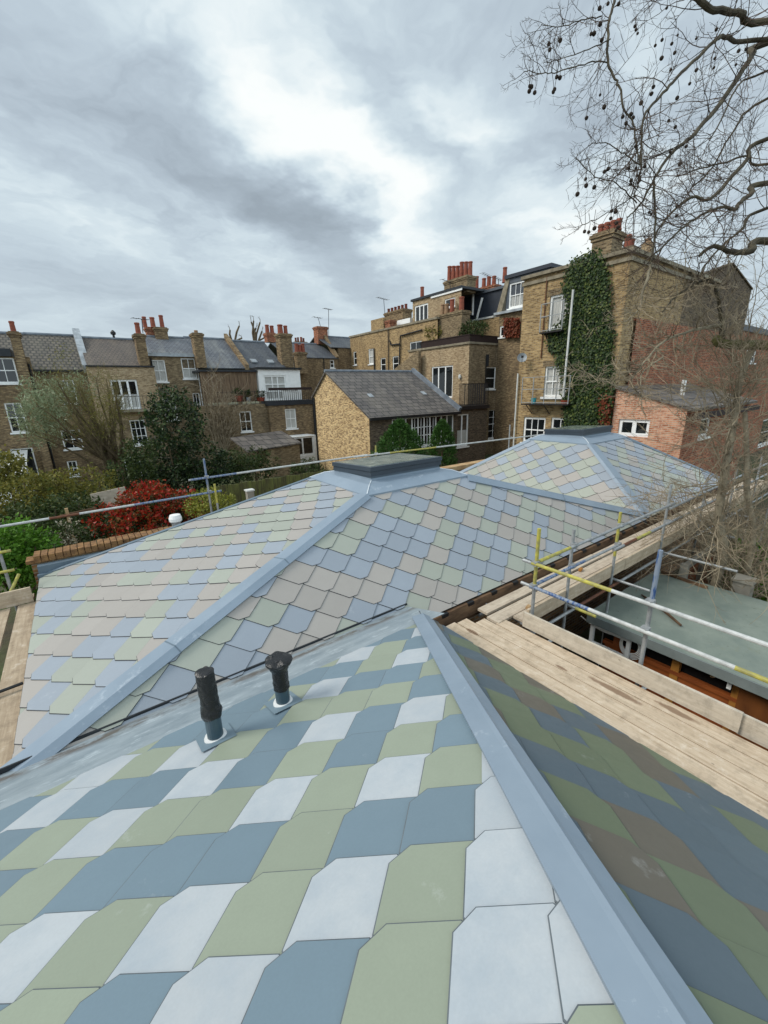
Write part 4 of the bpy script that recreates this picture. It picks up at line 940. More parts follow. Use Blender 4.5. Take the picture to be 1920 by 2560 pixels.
# --- house 2
h = house('terrace_house', 'terrace house under the dark pantiled roof behind the pollarded tree', 0, VM)
ops = [F2_.rect(T1b(825, 830), T1b(1085, 1150)), F2_.rect(T1b(830, 1530), T1b(1160, 1770)), F2_.rect(T1(575, 1360), T1(690, 1480))]
s0, s1, zt = rect_wall(h, F2_, T1b(405, 690), T1b(1200, 690), ops, 'stock_dark')
for q in ops: window(h, F2_, q, 2, 2)
pitched(h, xH1, xH2, VM - .15, zt, VR, zr2, 'tiles_pan'); gutter(h, s0, s1, VM - .1, zt - .02)
up = MB(); k = VR - VM; ztop = zr2 + .55
a_, c_ = (xH2 - .18, VM - .25, zt - .1), (xH2 - .18, VR + .1, zr2 + .05)
up.solid([(xH2 - .22, VM - .3, zt - .2), (xH2 + .22, VM - .3, zt - .2), (xH2 + .22, VR, zr2), (xH2 - .22, VR, zr2)], [(xH2 - .22, VM - .3, zt + .30), (xH2 + .22, VM - .3, zt + .30), (xH2 + .22, VR, zr2 + .55), (xH2 - .22, VR, zr2 + .55)])
up.build('party_wall', 'pale_lead', h)
# --- house 3
h = house('terrace_house', 'terrace house with a pale tan brick extension and white French doors', 2.5, VM)
ops = [F34.rect(T1(945, 655), T1(1225, 905)), F34.rect(T1(1115, 1005), T1(1285, 1210)), F34.rect(T1(1000, 1330), T1(1240, 1500))]
s0, s1, zt = rect_wall(h, F34, T1(748, 545), T1(1330, 545), ops, 'stock_tan', side=1.6, zb=zat(T1(1000, 1010), 34.6), name='wall')
mb = MB(); wall(mb, F34, s0, s1, GZ, zat(T1(1000, 1010), 34.6), ops, .14); mb.build('wall', 'stock_brown', h)
window(h, F34, ops[0], 3, 1, fw=.11, bar=.13, sill=False, curtain='half'); window(h, F34, ops[1], 3, 3, rail=False); window(h, F34, ops[2], 3, 1)
pitched(h, xH2, xH3, VM - 1.4, zt, VR, zr3, 'tiles_brown'); mb = MB(); mb.box(s0 - .05, s1 + .05, 34.5, 34.75, zt + .003, zt + .10); mb.build('coping', 'black_paint', h)
a, b_ = F34.px(T1(985, 915)), F34.px(T1(1390, 915)); mb = MB(); F34.box(mb, a[0], b_[0], a[1] - .18, a[1], 0, .75); bal = mb.build('balcony', 'stone_cap', h)
mb = MB(); F34.box(mb, a[0], b_[0], a[1] + .85, a[1] + .89, .70, .74)
for k in range(14): F34.box(mb, a[0] + (b_[0] - a[0]) * k / 13 - .012, a[0] + (b_[0] - a[0]) * k / 13 + .012, a[1], a[1] + .85, .71, .73)
mb.build('railing', 'iron', bal)
stack_px(h, T1(1158, 252), T1(1250, 540), 34.9, .8, 'stock_dark', [pot(0, .75, .17)])
a = onY(T1(985, 292), VR); mb = MB(); mb.lathe((a.x, VR, a.z - .2), [(.08, 0), (.08, .4), (.18, .45), (.18, .6), (.05, .75)], 10); mb.build('roof_vent', 'black_paint', h)
# --- house 4
h = house('terrace_house', 'terrace house with two white sash windows under a pale slate roof', 5.5, VM)
ops = [F2_.rect(T1(1297, 482), T1(1452, 672)), F2_.rect(T2(38, 468), T2(187, 645)), F2_.rect(T2(140, 770), T2(232, 975)), F2_.rect(T2(-120, 800), T2(20, 1000))]
s0, s1, zt = rect_wall(h, F2_, T1(1262, 440), T2(215, 430), ops, 'stock_brown')
window(h, F2_, ops[0], 2, 2, 'full'); window(h, F2_, ops[1], 2, 2, 'half'); window(h, F2_, ops[2], 2, 2); window(h, F2_, ops[3], 2, 2)
pitched(h, xH3, xH4, VM - .1, zt, VR, zr4, 'slate_grey'); gutter(h, s0, s1, VM - .05, zt + .05, 'pale_lead', .22)
a, b_ = F2_.px(T2(165, 430)), F2_.px(T2(230, 990)); pipe(h, F2_.P(a[0], a[1], .1), F2_.P(a[0], b_[1], .1), 'white_paint', .04); pipe(h, F2_.P(s0 + .25, zt - .3, .08), F2_.P(s0 + .25, GZ, .08))
stack_px(h, T1(1258, 195), T1(1340, 310), VR, .8, 'brick_red', [pot(-.3, .8), pot(.25, .8)]); stack_px(h, T1(1330, 195), T1(1445, 310), VR - .6, .8, 'stock_dark', [pot(-.45, .75, .17), pot(.2, .95, .17)])
stack_px(h, T2(140, 245), T2(230, 550), 35.3, .8, 'stock_dark', [pot(0, .22, .14, 'buff_pot')])
# --- house 5
h = house('terrace_house', 'terrace house with a timber-clad roof room and flowerpots on its balcony', 8, VM)
pitched(h, xH4, xH5, VM - .4, zat(T2(400, 552), VM - .4), VR, zr5, 'slate_grey')
zt5 = zat(T2(400, 552), VM)
up = MB(); up.solid([(xH5 - .15, VM - .5, zt5 - .3), (xH5 + .15, VM - .5, zt5 - .3), (xH5 + .15, VR, zr5), (xH5 - .15, VR, zr5)], [(xH5 - .15, VM - .5, zt5 + .25), (xH5 + .15, VM - .5, zt5 + .25), (xH5 + .15, VR, zr5 + .5), (xH5 - .15, VR, zr5 + .5)])
up.build('party_wall', 'stock_dark', h)
Fa = FV(34.2); a, b_ = Fa.px(T2(205, 585)), Fa.px(T2(690, 590)); c0 = Fa.px(T2(430, 850))
mb = MB(); n = 26
for k in range(n): x0 = a[0] + (b_[0] - a[0]) * k / n; x1 = a[0] + (b_[0] - a[0]) * (k + 1) / n - .015; Fa.box(mb, x0, x1, c0[1], a[1], -.05, .02 * (k % 2))
mb.build('timber_wall', 'timber_clad', h); mb = MB(); mb.box(a[0] - .1, b_[0] + .05, 34.0, 36.2, a[1] + .002, a[1] + .14); mb.build('flat_roof', 'dark_fascia', h)
Fb = FV(33.4); ops = [Fb.rect(T2(545, 930), T2(665, 1098))]; s0, s1, zt = rect_wall(h, Fb, T2(190, 872), T2(802, 872), ops, 'stock_brown', side=2.6)
window(h, Fb, ops[0], 2, 2)
a, b_ = Fb.px(T2(560, 758)), Fb.px(T2(790, 755)); mb = MB(); Fb.box(mb, s0 + 1.5, s1, a[1] - .03, a[1], -.05, 0)
for k in range(12): Fb.box(mb, s0 + 1.5 + (s1 - s0 - 1.5) * k / 11 - .012, s0 + 1.5 + (s1 - s0 - 1.5) * k / 11 + .012, zt, a[1], -.04, -.02)
mb.build('railing', 'iron', h)
# --- house 6
h = house('terrace_house', 'terrace house with a white rendered roof room and white balcony doors', 11, VM)
pitched(h, xH5, xH6 + .4, VM - .3, zat(T2(700, 552), VM - .3), VR, zr6, 'slate_dark')
for p in (T2(672, 503), T2(818, 508)): 
    y_ = 36.6; a = onY(p, y_); mb = MB(); mb.beam((a.x - .25, y_, a.z + .1), (a.x + .25, y_, a.z + .1), .55, .12, upv=(0, -.55, 1)); mb.build('roof_window', 'zinc_grey', h)
Fw = FV(34.0); ops = [Fw.rect(T2(755, 618), T2(965, 826))]; s0, s1, zt = rect_wall(h, Fw, T2(705, 566), T2(1068, 566), ops, 'white_paint', side=2.2, zb=zat(T2(880, 832), 34.0))
window(h, Fw, ops[0], 3, 3, 'full', fw=.12, bar=.09, sill=False, rail=False, split=[.36, .64]); mb = MB(); mb.box(s0 - .12, s1 + .1, 33.8, 36.2, zt + .002, zt + .16); mb.build('flat_roof', 'black_paint', h)
Fc = FV(32.9); ops = [Fc.rect(T2(940, 908), T2(1047, 1072))]; s0, s1, zt = rect_wall(h, Fc, T2(800, 872), T2(1185, 872), ops, 'stock_dark', side=3.2)
window(h, Fc, ops[0], 2, 2, 'full')
mb = MB(); mb.box(s0 - .1, s1 + .1, 32.78, 34.2, zt + .002, zt + .38); mb.build('balcony_edge', 'dark_fascia', h)
a, b_ = Fc.px(T2(800, 722)), Fc.px(T2(1165, 722)); mb = MB(); Fc.box(mb, a[0], s1, a[1] - .22, a[1] - .02, -.1, -.04); mb.build('balcony_rail', 'timber_dark', h)
mb = MB()
for k in range(22): xx = a[0] + (s1 - a[0]) * k / 21; Fc.box(mb, xx - .015, xx + .015, zt + .38, a[1] - .2, -.085, -.055)
mb.build('railing', 'iron', h)
a, b_ = Fc.px(T2(925, 745)), Fc.px(T2(1068, 825)); mb = MB(); n = 14
for k in range(n): Fc.box(mb, a[0] + (b_[0] - a[0]) * k / n, a[0] + (b_[0] - a[0]) * (k + .88) / n, zt + .40, a[1], -.16, -.12)
mb.build('balcony_screen', 'white_paint', h)
pipe(h, (s1 - .05, 32.8, GZ), (s1 - .05, 32.8, zt + .5)); 
stack_px(h, T2(888, 250), T2(1000, 550), 36.2, .9, 'stock_dark', [pot(-.25, .75, .24), pot(.25, .7, .18)]); stack_px(h, T2(782, 245), T2(860, 330), VR + 1, .8, 'brick_red', [pot(-.2, .75, .2), pot(.28, .7, .2)])
Fd = FV(31.2); ops = [Fd.rect(T2(905, 1165), T2(1200, 1300))]; s0, s1, zt = rect_wall(h, Fd, T2(780, 1155), T2(1215, 1148), ops, 'white_paint', side=1.7); window(h, Fd, ops[0], 3, 1, fw=.12, bar=.12, sill=False)
# lean-to in the garden of house 6
Fe = FV(27.5); a = Fe.px(T2(775, 1240)); b_ = Fe.px(T2(1065, 1215)); sh = thing('garden_outhouse', 'small brick outhouse with a sloping slate roof below the balcony house', 'outhouse', (a[0], 28, GZ))
mb = MB(); mb.box(a[0], b_[0], 27.5, 30.5, GZ, (a[1] + b_[1]) / 2); mb.build('wall', 'stock_brown', sh); c_ = onY(T2(600, 1210), 27.5)
mb = MB(); roof_slab(mb, [(c_.x, 27.3, a[1] - .1), (b_[0] + .1, 27.3, a[1] + .12), (b_[0] + .1, 30.8, a[1] + .75), (c_.x, 30.8, a[1] + .55)], .1); mb.build('roof', 'slate_out', sh)
# --- house 7 and 8, further off where the terrace turns
h = house('terrace_house', 'smaller far house with a red brick stack and one narrow white window', 17, 43)
Fg = FV(42.0); ops = [Fg.rect(T2(1330, 482), T2(1370, 553)), Fg.rect(T2(978, 484), T2(1055, 552))]
s0, s1, zt = rect_wall(h, Fg, T2(960, 462), T2(1402, 466), ops, 'stock_dark', side=1.0); window(h, Fg, ops[0], 1, 2); window(h, Fg, ops[1], 2, 2, 'full')
pitched(h, s0, s1, 41.9, zt, 46, zat(T2(1200, 348), 46), 'slate_dark'); stack_px(h, T2(1217, 190), T2(1312, 350), 45.5, 1.0, 'brick_red', [])
stack_px(h, T2(1040, 412), T2(1130, 600), 41.0, .8, 'stock_dark', [pot(-.35, .8, .19), pot(.0, .72, .19), pot(.38, .85, .19)])
stack_px(h, T2(1030, 322), T2(1135, 350), 47, .8, 'stock_dark', [pot(-.5, .45, .12, 'terracotta_dark'), pot(-.2, .5, .12, 'terracotta_dark'), pot(.2, .55, .14), pot(.5, .45, .12, 'terracotta_dark')])
pipe(h, Fg.P(Fg.px(T2(1272, 470))[0], zt, .1), Fg.P(Fg.px(T2(1272, 470))[0], GZ, .1))
h = house('terrace_house', 'far house with a low slate roof in the corner beside the tall stock brick building', 20, 45)
Fh = FV(43.0); s0, s1, zt = rect_wall(h, Fh, T2(1400, 380), T2(1540, 378), [], 'stock_dark', side=1.0); pitched(h, s0 - 1.0, s1 + 3, 42.9, zt, 46.5, zat(T2(1430, 290), 46.5), 'slate_dark')
up = MB(); a = onY(T2(1395, 470), 42.0); b_ = onY(T2(1280, 280), 45.8); up.beam(a, b_, .3, .5); up.build('party_wall', 'stock_dark', h)

# --- yellow brick outbuilding with the slate roof
UG = 14.525; Fq = FU(UG); apex = Fq.px(T3(165, 862)); ne = Fq.px(T3(482, 1195)); fe_ = Fq.px(T3(72, 1040)); VN = 21.1
h = house('outbuilding', 'yellow brick outbuilding with a slate roof and a long row of white framed windows', 18, 24, None, 'outbuilding')
zn = ne[1]; vA, vF = -apex[0], -fe_[0]; zA, zF = apex[1], fe_[1]; UR = onY(T3(1140, 1108), VN).x
mb = MB(); mb.face([(UG, vF, GZ), (UG, VN, GZ), (UG, VN, zn), (UG, vA, zA), (UG, vF, zF)]); mb.face([(UG, vF, GZ), (UG, vF, zF), (UR, vF, zF), (UR, vF, GZ)]); mb.build('gable_wall', 'stock_yellow', h, label='bright yellow brick gable wall')
Fs = FV(VN); wa = Fs.px(T3(650, 1180))[0]; zs0 = Fs.px(T3(1180, 1410))[1]; ztop = zn - .18
wb = Fs.px(T3(1108, 1180))[0]; w2 = (Fs.px(T3(1130, 1165))[0], Fs.px(T3(1222, 1165))[0], zs0, ztop - .05); UB = Fs.px(T3(1357, 1120))[0]
mb = MB(); wall(mb, Fs, UG, UR, GZ, zn, [(wa, wb, zs0 + .4, ztop)], .2); mb.build('wall', 'brick_black', h, label='dark brick side wall')
window(h, Fs, (wa, wb, zs0 + .4, ztop), 10, 1, fw=.09, bar=.10, name='window', sill=True, inset=.04)
mb = MB(); n = Fs
for k in range(4): q = wa + (wb - wa) * (k + 3.5) / 10; Fs.box(mb, q - .02, q + .02, zs0 + .5, ztop - .1, -.055, -.03)
for zz in (.35, .65):
    Fs.box(mb, wa + (wb - wa) * .3, wa + (wb - wa) * .62, zs0 + .5 + (ztop - zs0 - .6) * zz, zs0 + .54 + (ztop - zs0 - .6) * zz, -.055, -.03)
mb.build('glazing_bars', 'white_paint', h)
mb = MB(); roof_slab(mb, [(UG - .12, VN - .25, zn - .02), (UR, VN - .25, zn - .02), (UR, vA, zA + .08), (UG - .12, vA, zA + .08)], .1); roof_slab(mb, [(UG - .12, vA, zA + .08), (UR, vA, zA + .08), (UR, vF + .2, zF - .05), (UG - .12, vF + .2, zF - .05)], .1); ro = mb.build('roof', 'slate_out', h)
mb = MB(); mb.tube([(UG - .14, vA, zA + .09), (UR, vA, zA + .09)], .1, 8); mb.build('ridge_tiles', 'grey_lead', ro)
gutter(h, UG - .1, UR + .05, VN - .2, zn - .03, 'black_paint', .16)
for p in (T3(492, 1045), T3(885, 1026)):
    sl = (zA - zn) / (vA - VN); d = ray(p); k = (zn + .0 - sl * VN) / (d.z - sl * d.y); q = d * k; mb = MB(); mb.beam(q + Vector((-.17, 0, .08)), q + Vector((.17, 0, .08)), .42, .10, upv=(0, -sl, 1)); mb.build('roof_vent', 'pale_lead', ro)
mb = MB(); mb.beam((UR - .02, VN - .25, zn + .12), (UR - .02, vA, zA + .22), .22, .30); mb.build('verge_flashing', 'grey_lead', h)
mb = MB(); mb.tube([(UG - .06, vF - .1, GZ), (UG - .06, vF - .1, zF - .1)], .06, 8); mb.build('drainpipe', 'black_paint', h); a = Fq.px(T3(140, 1560)); 
# --- stock brick building with balcony and roof terrace
U2 = 26.0; Fl = FU(U2); nc = Fl.px(T3(1225, 650)); V2 = -nc[0]; z2 = nc[1]; lf = Fl.px(T3(885, 690))
h = house('brick_house', 'stock brick house with a railed balcony and a brown fence round its roof terrace', 28, 25, None)
ops = [Fl.rect(T3(945, 822), T3(1098, 1050))]; zdeck = onY(T3(1250, 1108), VN).z
mb = MB(); wall(mb, Fl, lf[0] - 2, nc[0], GZ, z2, ops, .16); mb.build('wall', 'stock_tan', h, label='lighter wall with the white balcony doors')
window(h, Fl, ops[0], 3, 1, fw=.11, bar=.12, sill=False, split=[.3, .66])
Fr2 = FV(V2); e1 = Fr2.px(T3(1592, 700)); ops = [Fr2.rect(T3(1352, 822), T3(1416, 985)), Fr2.rect(T3(1372, 1140), T3(1437, 1345))]
mb = MB(); wall(mb, Fr2, U2, e1[0] + 2.5, GZ, z2, ops, .16); mb.build('wall', 'stock_brown', h)
window(h, Fr2, ops[0], 1, 2); window(h, Fr2, ops[1], 2, 4)
mb = MB(); mb.box(U2 - .12, U2 + .3, V2 - .12, -lf[0] + 2, z2 + .002, z2 + .16); mb.box(U2 + .301, e1[0] + 2.5, V2 - .12, V2 + .3, z2 + .002, z2 + .16); mb.build('coping', 'stone_cap', h)
mb = MB(); mb.box(U2 + .35, e1[0] + 2.5, V2 + .35, -lf[0] + 2, z2 - .3, z2 + .05); mb.build('terrace_floor', 'dark_fascia', h)
for x_ in (e1[0] - .15,): pipe(h, Fr2.P(x_, z2 - .4, .08), Fr2.P(x_, GZ, .08), 'black_paint', .07)
a = Fr2.px(T3(1357, 730)); pipe(h, Fr2.P(a[0], a[1], .08), Fr2.P(a[0], a[1] - .9, .08), 'black_paint', .10)
pipe(h, Fr2.P(Fr2.px(T3(1345, 790))[0], zdeck, .07), Fr2.P(Fr2.px(T3(1345, 790))[0], a[1], .07), 'black_paint', .04)
mb = MB(); c_ = Fl.P(Fl.px(T3(1160, 893))[0], Fl.px(T3(1160, 893))[1], .1); mb.lathe(c_ - Vector((0, 0, .15)), [(.10, 0), (.12, .1), (.10, .28), (.04, .32)], 10); mb.build('wall_lamp', 'old_white', h)
mb = MB(); wall(mb, Fs, UR + .003, UB, GZ, zdeck - .25, [w2], .16); mb.face([(UB, VN, GZ), (UB, V2, GZ), (UB, V2, zdeck - .25), (UB, VN, zdeck - .25)]); mb.build('wall', 'brick_black', h, label='dark brick wall under the balcony')
window(h, Fs, w2, 2, 1, 'half', fw=.10, bar=.1)
mb = MB(); mb.box(UR, UB + .1, VN - .15, V2 - .002, zdeck - .25, zdeck); mb.build('balcony', 'black_paint', h)
mb = MB(); yv = VN - .05; zr_ = onY(T3(1230, 948), yv).z
for q in range(27): x_ = UR + .1 + (UB - UR - .1) * q / 26; mb.box(x_ - .014, x_ + .014, yv - .014, yv + .014, zdeck, zr_)
mb.box(UR + .1, UB, yv - .025, yv + .025, zr_, zr_ + .04); mb.box(UR + .1, UB, yv - .02, yv + .02, zdeck + .08, zdeck + .11)
for q in range(12): y_ = yv + (V2 - yv) * q / 12; mb.box(UB - .014, UB + .014, y_ - .014, y_ + .014, zdeck, zr_)
mb.box(UB - .025, UB + .025, yv, V2 - .01, zr_ + .001, zr_ + .04)
mb.build('railing', 'iron', h)
# sloping party wall beside it
mb = MB(); a, b_ = Fl.px(T3(888, 700)), Fl.px(T3(690, 850)); mb.solid([Fl.P(a[0] - .02, GZ, .3), Fl.P(b_[0], GZ, .3), Fl.P(b_[0], b_[1], .3), Fl.P(a[0] - .02, a[1], .3)][::-1], [Fl.P(a[0] - .02, GZ, .62), Fl.P(b_[0], GZ, .62), Fl.P(b_[0], b_[1], .62), Fl.P(a[0] - .02, a[1], .62)][::-1]); mb.build('party_wall', 'stock_brown', h)
tf = thing('terrace_fence', 'dark brown slatted fence round the roof terrace', 'fence', (U2 + .2, V2 + .2, z2))
zf0, zf1 = z2 + .16, Fl.px(T3(1225, 582))[1]
mb = MB(); n = 44; y1 = -lf[0] + .3
for k in range(n): y_ = V2 + .1 + (y1 - V2) * k / n; mb.box(U2 + .10, U2 + .13, y_, y_ + (y1 - V2) / n * .86, zf0, zf1)
mb.box(U2 + .06, U2 + .18, V2 + .05, y1 + .1, zf1, zf1 + .06); mb.build('fence_slats', 'timber_dark', tf)
mb = MB(); n = 60
for k in range(n): x_ = U2 + .2 + (e1[0] + 2 - U2) * k / n; mb.box(x_, x_ + (e1[0] + 2 - U2) / n * .86, V2 + .10, V2 + .13, zf0, zf1)
mb.box(U2 + .181, e1[0] + 2.2, V2 + .06, V2 + .18, zf1, zf1 + .06); mb.build('fence_slats', 'timber_dark', tf)
# --- long stock brick building along the side street
U1 = 27.3; Fm = FU(U1); h = house('brick_house', 'long stock brick building with a parapet and a white three-pane attic window', 28, 36, None)
a, b_ = Fm.px(T3(340, 600)), Fm.px(T3(972, 478)); zp = (a[1] + b_[1]) / 2
ops = [Fm.rect(T3(476, 690), T3(522, 798)), Fm.rect(T3(364, 710), T3(392, 806)), Fm.rect(T3(565, 758), T3(606, 852)), Fm.rect(T3(655, 745), T3(701, 850)), Fm.rect(T3(783, 640), T3(872, 742))]
mb = MB(); wall(mb, Fm, a[0], b_[0] + .3, GZ, zp, ops, .18); mb.face([Fm.P(a[0], GZ), Fm.P(a[0], zp), Fm.P(a[0], zp, -6), Fm.P(a[0], GZ, -6)]); mb.build('wall', 'stock_ivy', h)
for i, q in enumerate(ops): window(h, Fm, q, (1, 1, 1, 1, 2)[i], (2, 2, 2, 2, 1)[i], 'full' if i in (0,) else None, fw=.09)
mb = MB(); Fm.box(mb, a[0] - .1, b_[0] + .3, zp + .002, zp + .18, -.4, .1); mb.build('coping', 'stone_cap', h)
mb = MB(); mb.box(U1 + .41, U1 + 8, -b_[0], -a[0], zp - .6, zp - .2); mb.build('flat_roof', 'dark_fascia', h)
def mpipe(pts, r=.07): mb = MB(); mb.tube([Fm.P(*Fm.px(p), .12) for p in pts], r, 8); mb.build('drainpipe', 'black_paint', h)
mpipe([T3(880, 548), T3(722, 592), T3(716, 690), T3(714, 810)]); mpipe([T3(525, 684), T3(528, 850)]); mpipe([T3(640, 625), T3(650, 660), T3(716, 652)]); mpipe([T3(630, 545), T3(632, 850)], .05)
Ft = FU(28.6); a, b_ = Ft.px(T3(805, 352)), Ft.px(T3(1165, 290)); ops = [Ft.rect(T3(818, 372), T3(918, 482)), Ft.rect(T3(1042, 322), T3(1118, 372))]
zt = a[1]; mb = MB(); wall(mb, Ft, a[0], b_[0], zp - .6, zt + .15, ops, .12); mb.face([Ft.P(a[0], zp - .6), Ft.P(a[0], zt + .15), Ft.P(a[0], zt + .15, -4), Ft.P(a[0], zp - .6, -4)]); mb.build('attic_wall', 'stock_tan', h)
window(h, Ft, ops[0], 3, 1, fw=.14, bar=.13); window(h, Ft, ops[1], 2, 1, fw=.1)
mb = MB(); Ft.box(mb, a[0] - .15, b_[0] + .1, zt + .152, zt + .34, -4, .15); mb.build('attic_roof', 'dark_fascia', h); mb = MB(); Ft.box(mb, Ft.px(T3(945, 330))[0], b_[0] + .1, zt - .02, zt + .15, .01, .10); mb.build('fascia', 'white_paint', h)
fx = FU(29.2)
def stack_u(h, fr, pa, pb, sx, mat, pots, zb=None, **k):
    a, b_ = fr.px(pa), fr.px(pb); u = fr.o.x; sm = (fr.px(((pa[0] + pb[0]) / 2, pa[1]))[0])
    return chimney(h, u + sx / 2, -sm, sx, abs(fr.px((pb[0], pa[1]))[0] - a[0]) * .95, b_[1] if zb is None else zb, a[1], mat, pots, **k)
def up_(dy_, hh, r=.17, m=TP, dx_=0.0): return (dx_, dy_, hh, r, m)
stack_u(h, FU(29.5), T3(1032, 192), T3(1210, 262), 1.1, 'stock_brown', [up_(q, 1.3 - .1 * (i % 3), .2) for i, q in enumerate((1.3, .8, .3, -.2, -.7, -1.2))], zb=zt)
stack_u(h, FU(27.6), T3(972, 442), T3(1170, 600), 1.0, 'stock_brown', [up_(1.25, .9, .2, 'buff_pot'), up_(.75, .85, .22, 'buff_pot'), up_(.1, 1.1, .2), up_(-1.0, 1.1, .22)], zb=zp - 2)
stack_u(h, FU(30), T3(590, 425), T3(735, 500), 1.2, 'stock_dark', [up_(q, .5, .16, 'terracotta_dark') for q in (1.6, 1.0, .4, -.2, -.8, -1.4)], zb=zp - 1); stack_u(h, FU(27.9), T3(600, 480), T3(640, 545), .7, 'brick_red', [], zb=zp - .5)
mb = MB(); q = FU(27.8); a, b_ = q.px(T3(495, 478)), q.px(T3(590, 560)); q.box(mb, a[0], b_[0], b_[1], a[1], -.4, 0); mb.build('parapet', 'stock_ivy', h)
mb = MB(); q = FU(29.0); a, b_ = q.px(T3(688, 480)), q.px(T3(785, 530)); q.box(mb, a[0], b_[0], b_[1], a[1], -1.5, 0); mb.build('roof_box', 'white_paint', h)
stack_u(h, FU(30), T3(845, 322), T3(878, 350), .5, 'stock_brown', [up_(0, 1.1, .2)], zb=zt)
# --- dark mansard house between them and the ivy house
Um = 31.5; Fk = FU(Um); h = house('mansard_house', 'dark clad mansard house with white pipes and terracotta pots', 33, 27, None)
a, b_ = Fk.px(T3(1172, 268)), Fk.px(T3(1480, 240)); zb_ = Fk.px(T3(1300, 482))[1]
mb = MB(); Fk.box(mb, a[0], b_[0], zb_, b_[1], -5, 0); mb.build('mansard_wall', 'mansard', h); mb = MB(); Fk.box(mb, a[0] - .1, b_[0], b_[1] + .002, b_[1] + .22, -5, .15); mb.build('roof_edge', 'mansard_grey', h)
mb = MB(); Fk.box(mb, a[0], b_[0] + 3, GZ, zb_ - .002, -5, .4); mb.build('wall', 'stock_ivy', h); mb = MB(); Fk.box(mb, a[0], Fk.px(T3(1430, 450))[0], zb_, zb_ + .14, .1, .5); mb.build('coping', 'old_white', h)
for p, q in ((T3(1267, 195), T3(1260, 440)), (T3(1332, 310), T3(1290, 468))): mb = MB(); mb.tube([Fk.P(*Fk.px(p), .2), Fk.P(*Fk.px(q), .2)], .1, 8); mb.build('drainpipe', 'white_paint', h)
stack_u(h, FU(33.5), T3(1285, 240), T3(1415, 262), .9, 'brick_red', [up_(q, hh, .2) for q, hh in ((1.6, 1.2), (.7, .85), (.1, .85), (-.5, .8), (-1.7, 1.25))], zb=b_[1])
# --- grey mansard with the sash dormer
Fj = FU(29.3); h = house('mansard_house', 'grey mansard with a white sash dormer tucked behind the ivy-covered house', 31, 18, None)
a, b_ = Fj.px(T3(1445, 420)), Fj.px(T3(1640, 420)); ops = [Fj.rect(T3(1522, 205), T3(1640, 368)), ]
zc = a[1]; zt = Fj.px(T3(1530, 165))[1]; mb = MB(); wall(mb, Fj, Fj.px(T3(1500, 250))[0], b_[0] + 2, zc, zt, ops, .12); mb.build('mansard_wall', 'mansard_grey', h); window(h, Fj, ops[0], 3, 2, 'half', fw=.12)
mb = MB(); l0 = Fj.px(T3(1440, 420))[0]; l1 = Fj.px(T3(1510, 150)); mb.solid([Fj.P(l0, zc, .25), Fj.P(l0 + .5, zc, .25), Fj.P(l1[0] + .25, l1[1], .0), Fj.P(l1[0] - .15, l1[1], .0)][::-1], [Fj.P(l0, zc, -3), Fj.P(l0 + .5, zc, -3), Fj.P(l1[0] + .25, l1[1], -3), Fj.P(l1[0] - .15, l1[1], -3)][::-1]); mb.build('party_wall', 'stone_cap', h)
mb = MB(); Fj.box(mb, l1[0] - .2, b_[0] + 2, zt + .002, zt + .25, -3, .15); mb.build('roof', 'mansard', h); mb = MB(); Fj.box(mb, a[0] - .3, b_[0] + 2, zc - .18, zc - .002, -.2, .3); mb.build('gutter', 'pale_lead', h)
ops = [Fj.rect(T3(1450, 520), T3(1522, 594))]; mb = MB(); wall(mb, Fj, Fj.px(T3(1445, 500))[0], b_[0] + 2, GZ, zc - .19, ops, .12); mb.build('wall', 'stock_dark', h); window(h, Fj, ops[0], 2, 1, fw=.12)

# --- the tall ivy-covered house
UI = 18.5; Fi = FU(UI); VI = 8.68; Fi2 = FV(VI); far_ = Fi.px((1298, 900))[0]; zI = Fi.px((1304, 695))[1]; zI2 = onX((1545, 648), UI).z; zI = (zI + zI2) / 2
h = house('ivy_house', 'tall stock brick house half covered in ivy, with railed ledges outside its white windows', 21, 11, None)
ops = [Fi.rect(T5(556, 482), T5(800, 852)), Fi.rect(T5(496, 1332), T5(740, 1692)), Fi.rect(T5(240, 1935), T5(476, 2260)), Fi.rect(T5(570, 1940), T5(765, 2220))]
mb = MB(); wall(mb, Fi, far_, -VI, GZ, zI, ops, .16); mb.face([(UI, -far_, GZ), (UI + 6, -far_, GZ), (UI + 6, -far_, zI), (UI, -far_, zI)]); mb.build('wall', 'stock_ivy', h)
window(h, Fi, ops[0], 2, 1, 'full', fw=.09, split=[.5]); window(h, Fi, ops[1], 3, 2, 'full'); window(h, Fi, ops[2], 3, 2, fw=.1); window(h, Fi, ops[3], 2, 2, fw=.1)
for q in ops[:2]:
    n = 18; arch = MB()
    for k in range(n): x0 = q[0] - .12 + (q[1] - q[0] + .24) * k / n; Fi.box(arch, x0, x0 + (q[1] - q[0] + .24) / n - .012, q[3], q[3] + .26, .0, .012)
    arch.build('window_arch', 'stock_brown', h)

